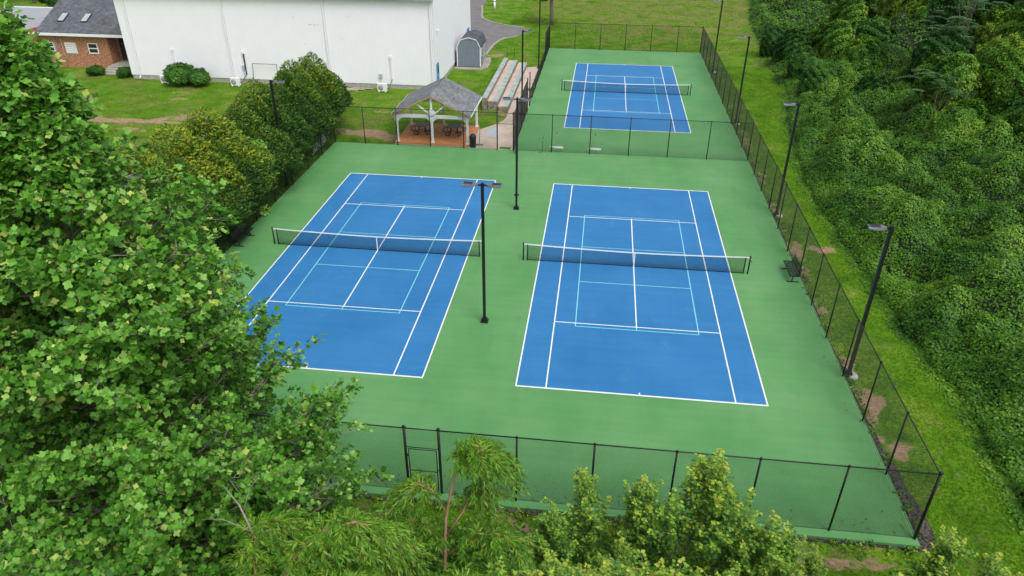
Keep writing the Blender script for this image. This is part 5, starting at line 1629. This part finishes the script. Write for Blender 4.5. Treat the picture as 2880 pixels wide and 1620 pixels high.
# ---- trees at the top of the picture
OVC = crown_mesh('crown', T_QUAD, M['forest_leaf'], 9000, lambda D: np.ones_like(D) * np.array((1, 1, .8)), 41, .07, .15, .85, depth=.45, zlo=-.95)
OVK = core_mesh('crown_shade_core', lambda D: np.ones_like(D) * np.array((1, 1, .8)), 41, .6)
def bgtree(x, y, rad, zc, lb, grp=None, trunk=True):
    root = empty('broad_tree', (x, y, GZ), x, lb, 'tree', grp)
    k = link_mesh('crown', OVC, root, (0, 0, zc), sc=(rad,) * 3); link_mesh('crown_shade_core', OVK, k)
    MB().tube([(0, 0, 0), (.12, .1, zc * .5), (0, 0, zc)], [.30, .24, .14], 8).build('trunk', M['bark_pale'], root)
bgtree(-10.0, 71.5, 3.9, 5.6, 'tree with a pale trunk standing just beyond the far court corner')
bgtree(-82.0, 67.5, 3.2, 2.2, 'bushy dark green tree behind the flat grey roof, beside the slate roof', 'trees behind the buildings')
bgtree(-86.5, 71.5, 3.4, 2.8, 'green tree behind the flat roofed building, next to the one by the slate roof', 'trees behind the buildings')
bgtree(-97.5, 74.5, 3.2, 7.2, 'tree with a bare trunk in the top left corner', 'trees behind the buildings')
bgtree(-93.5, 76.5, 3.0, 7.0, 'second bare trunked tree of the top left corner, beside the bushy ones', 'trees behind the buildings')

# ---- weeds along the fence feet and a little leaf litter on the courts
Lv = Leaves(); r_ = random.Random(91)
for k in range(260):
    if k < 170: cx_, cy_ = 9.36 + abs(r_.gauss(0, .22)), r_.uniform(-18.5, 50)
    else: cx_, cy_ = r_.uniform(-16, 9.2), -19.0 - abs(r_.gauss(0, .25))
    for j in range(r_.randint(8, 26)):
        f = unit(rv(r_) + np.array((0, 0, .8))); u = unit(np.array((0, 0, 1)) + rv(r_, .5))
        Lv.add(np.array((cx_, cy_, GZ + r_.uniform(.0, .16))) + rv(r_, .09) * np.array((1, 1, 0)), f, u, r_.uniform(.05, .15), r_.uniform(.2, .95))
o = link_mesh('fence_weeds', Lv.mesh('fence_weeds', T_OVAL, M['vine_leaf'])); tag(o, 'small weeds growing along the foot of the fences', 'weeds', kind='stuff')
M['dry_leaf'] = leafmat('dry_leaf', [(0.0, (0.10, 0.055, 0.02)), (0.6, (0.24, 0.16, 0.05)), (1.1, (0.20, 0.25, 0.06))], trans=0.1, rough=0.8)
Lv = Leaves(); r_ = random.Random(92)
for k in range(520):
    if k < 300: p = (-23.95 + abs(r_.gauss(0, .7)), r_.uniform(-18, 18.3), .018)
    elif k < 430: p = (r_.uniform(-20, 9), -18.4 + abs(r_.gauss(0, .5)), .018)
    else: p = (9.1 - abs(r_.gauss(0, .4)), r_.uniform(-18, 50), .018)
    az = r_.uniform(0, 6.28)
    Lv.add(np.array(p), np.array((cos(az), sin(az), .05)), np.array((0, 0, 1)) + rv(r_, .15), r_.uniform(.05, .11), r_.uniform(0, 1))
o = link_mesh('leaf_litter', Lv.mesh('leaf_litter', T_OVAL, M['dry_leaf'])); tag(o, 'scattered dry leaves along the edges of the courts', 'leaf litter', kind='stuff')

# ---- grass tufts
def tufts(n, x0, x1, y0, y1, sz, seed, cond):
    r_ = np.random.default_rng(seed)
    x = r_.uniform(x0, x1, n); y = r_.uniform(y0, y1, n)
    d = dirt_at(x, y); keep = cond(x, y) & (r_.random(n) > d * 1.15)
    x, y = x[keep], y[keep]; n = len(x)
    a = r_.uniform(0, 2 * pi, n)
    f = np.stack([r_.normal(size=n) * .35, r_.normal(size=n) * .35, np.ones(n)], 1)
    u = np.stack([np.cos(a), np.sin(a), np.zeros(n)], 1)
    t = .40 + .55 * dry_at(x, y) + .12 * pnoise(x, y, 2.0, 31) + r_.normal(size=n) * .16
    return np.stack([x, y, np.full(n, GZ - .03)], 1), f, u, sz * r_.uniform(.6, 1.4, n), np.clip(t, 0, 1.05)
parts = [tufts(90000, 9.5, 17, -22, 50, .15, 1, lambda x, y: (x < edge(y) + .3) & (x > 9.75 + .2 * np.sin(y * 1.7))),
         tufts(60000, -16, 24, 56.1, 100, .19, 2, lambda x, y: (x < edge(y)) & ~((x < -12.8) & (y > 62) & (y < 70)) & (x > np.interp(y, [56, 62, 68, 72, 76, 100], [-16.2, -15, -12.8, -18.5, -20.7, -22]))),
         tufts(90000, -62, -25, 8, 35, .15, 3, lambda x, y: (x < -27) | (y > 23)),
         tufts(34000, -26, -9.5, 18.7, 56, .13, 4, lambda x, y: ~((x > -19.2) & (x < -12.7) & (y < 24.1)) & (x > -19.0 - 10 * (y < 35)) & (x < np.interp(y, [18, 23.3, 25.3, 28.6, 28.9, 29, 47, 48, 56], [-12.9, -12.9, -11.5, -11, -11, -13.5, -13.5, -9.5, -9.5])) & ~((y > 44) & (y < 50.3) & (x < -15.3))),
         tufts(26000, -14, 10, -27, -19.3, .12, 5, lambda x, y: x == x)]
A = [np.concatenate([p[k] for p in parts]) for k in range(5)]
o = link_mesh('lawn_grass', leaf_mesh('lawn_grass', T_BLADE, *A, M['grass_blade']))
tag(o, 'short mown grass on the lawns around the courts', 'grass', kind='stuff')
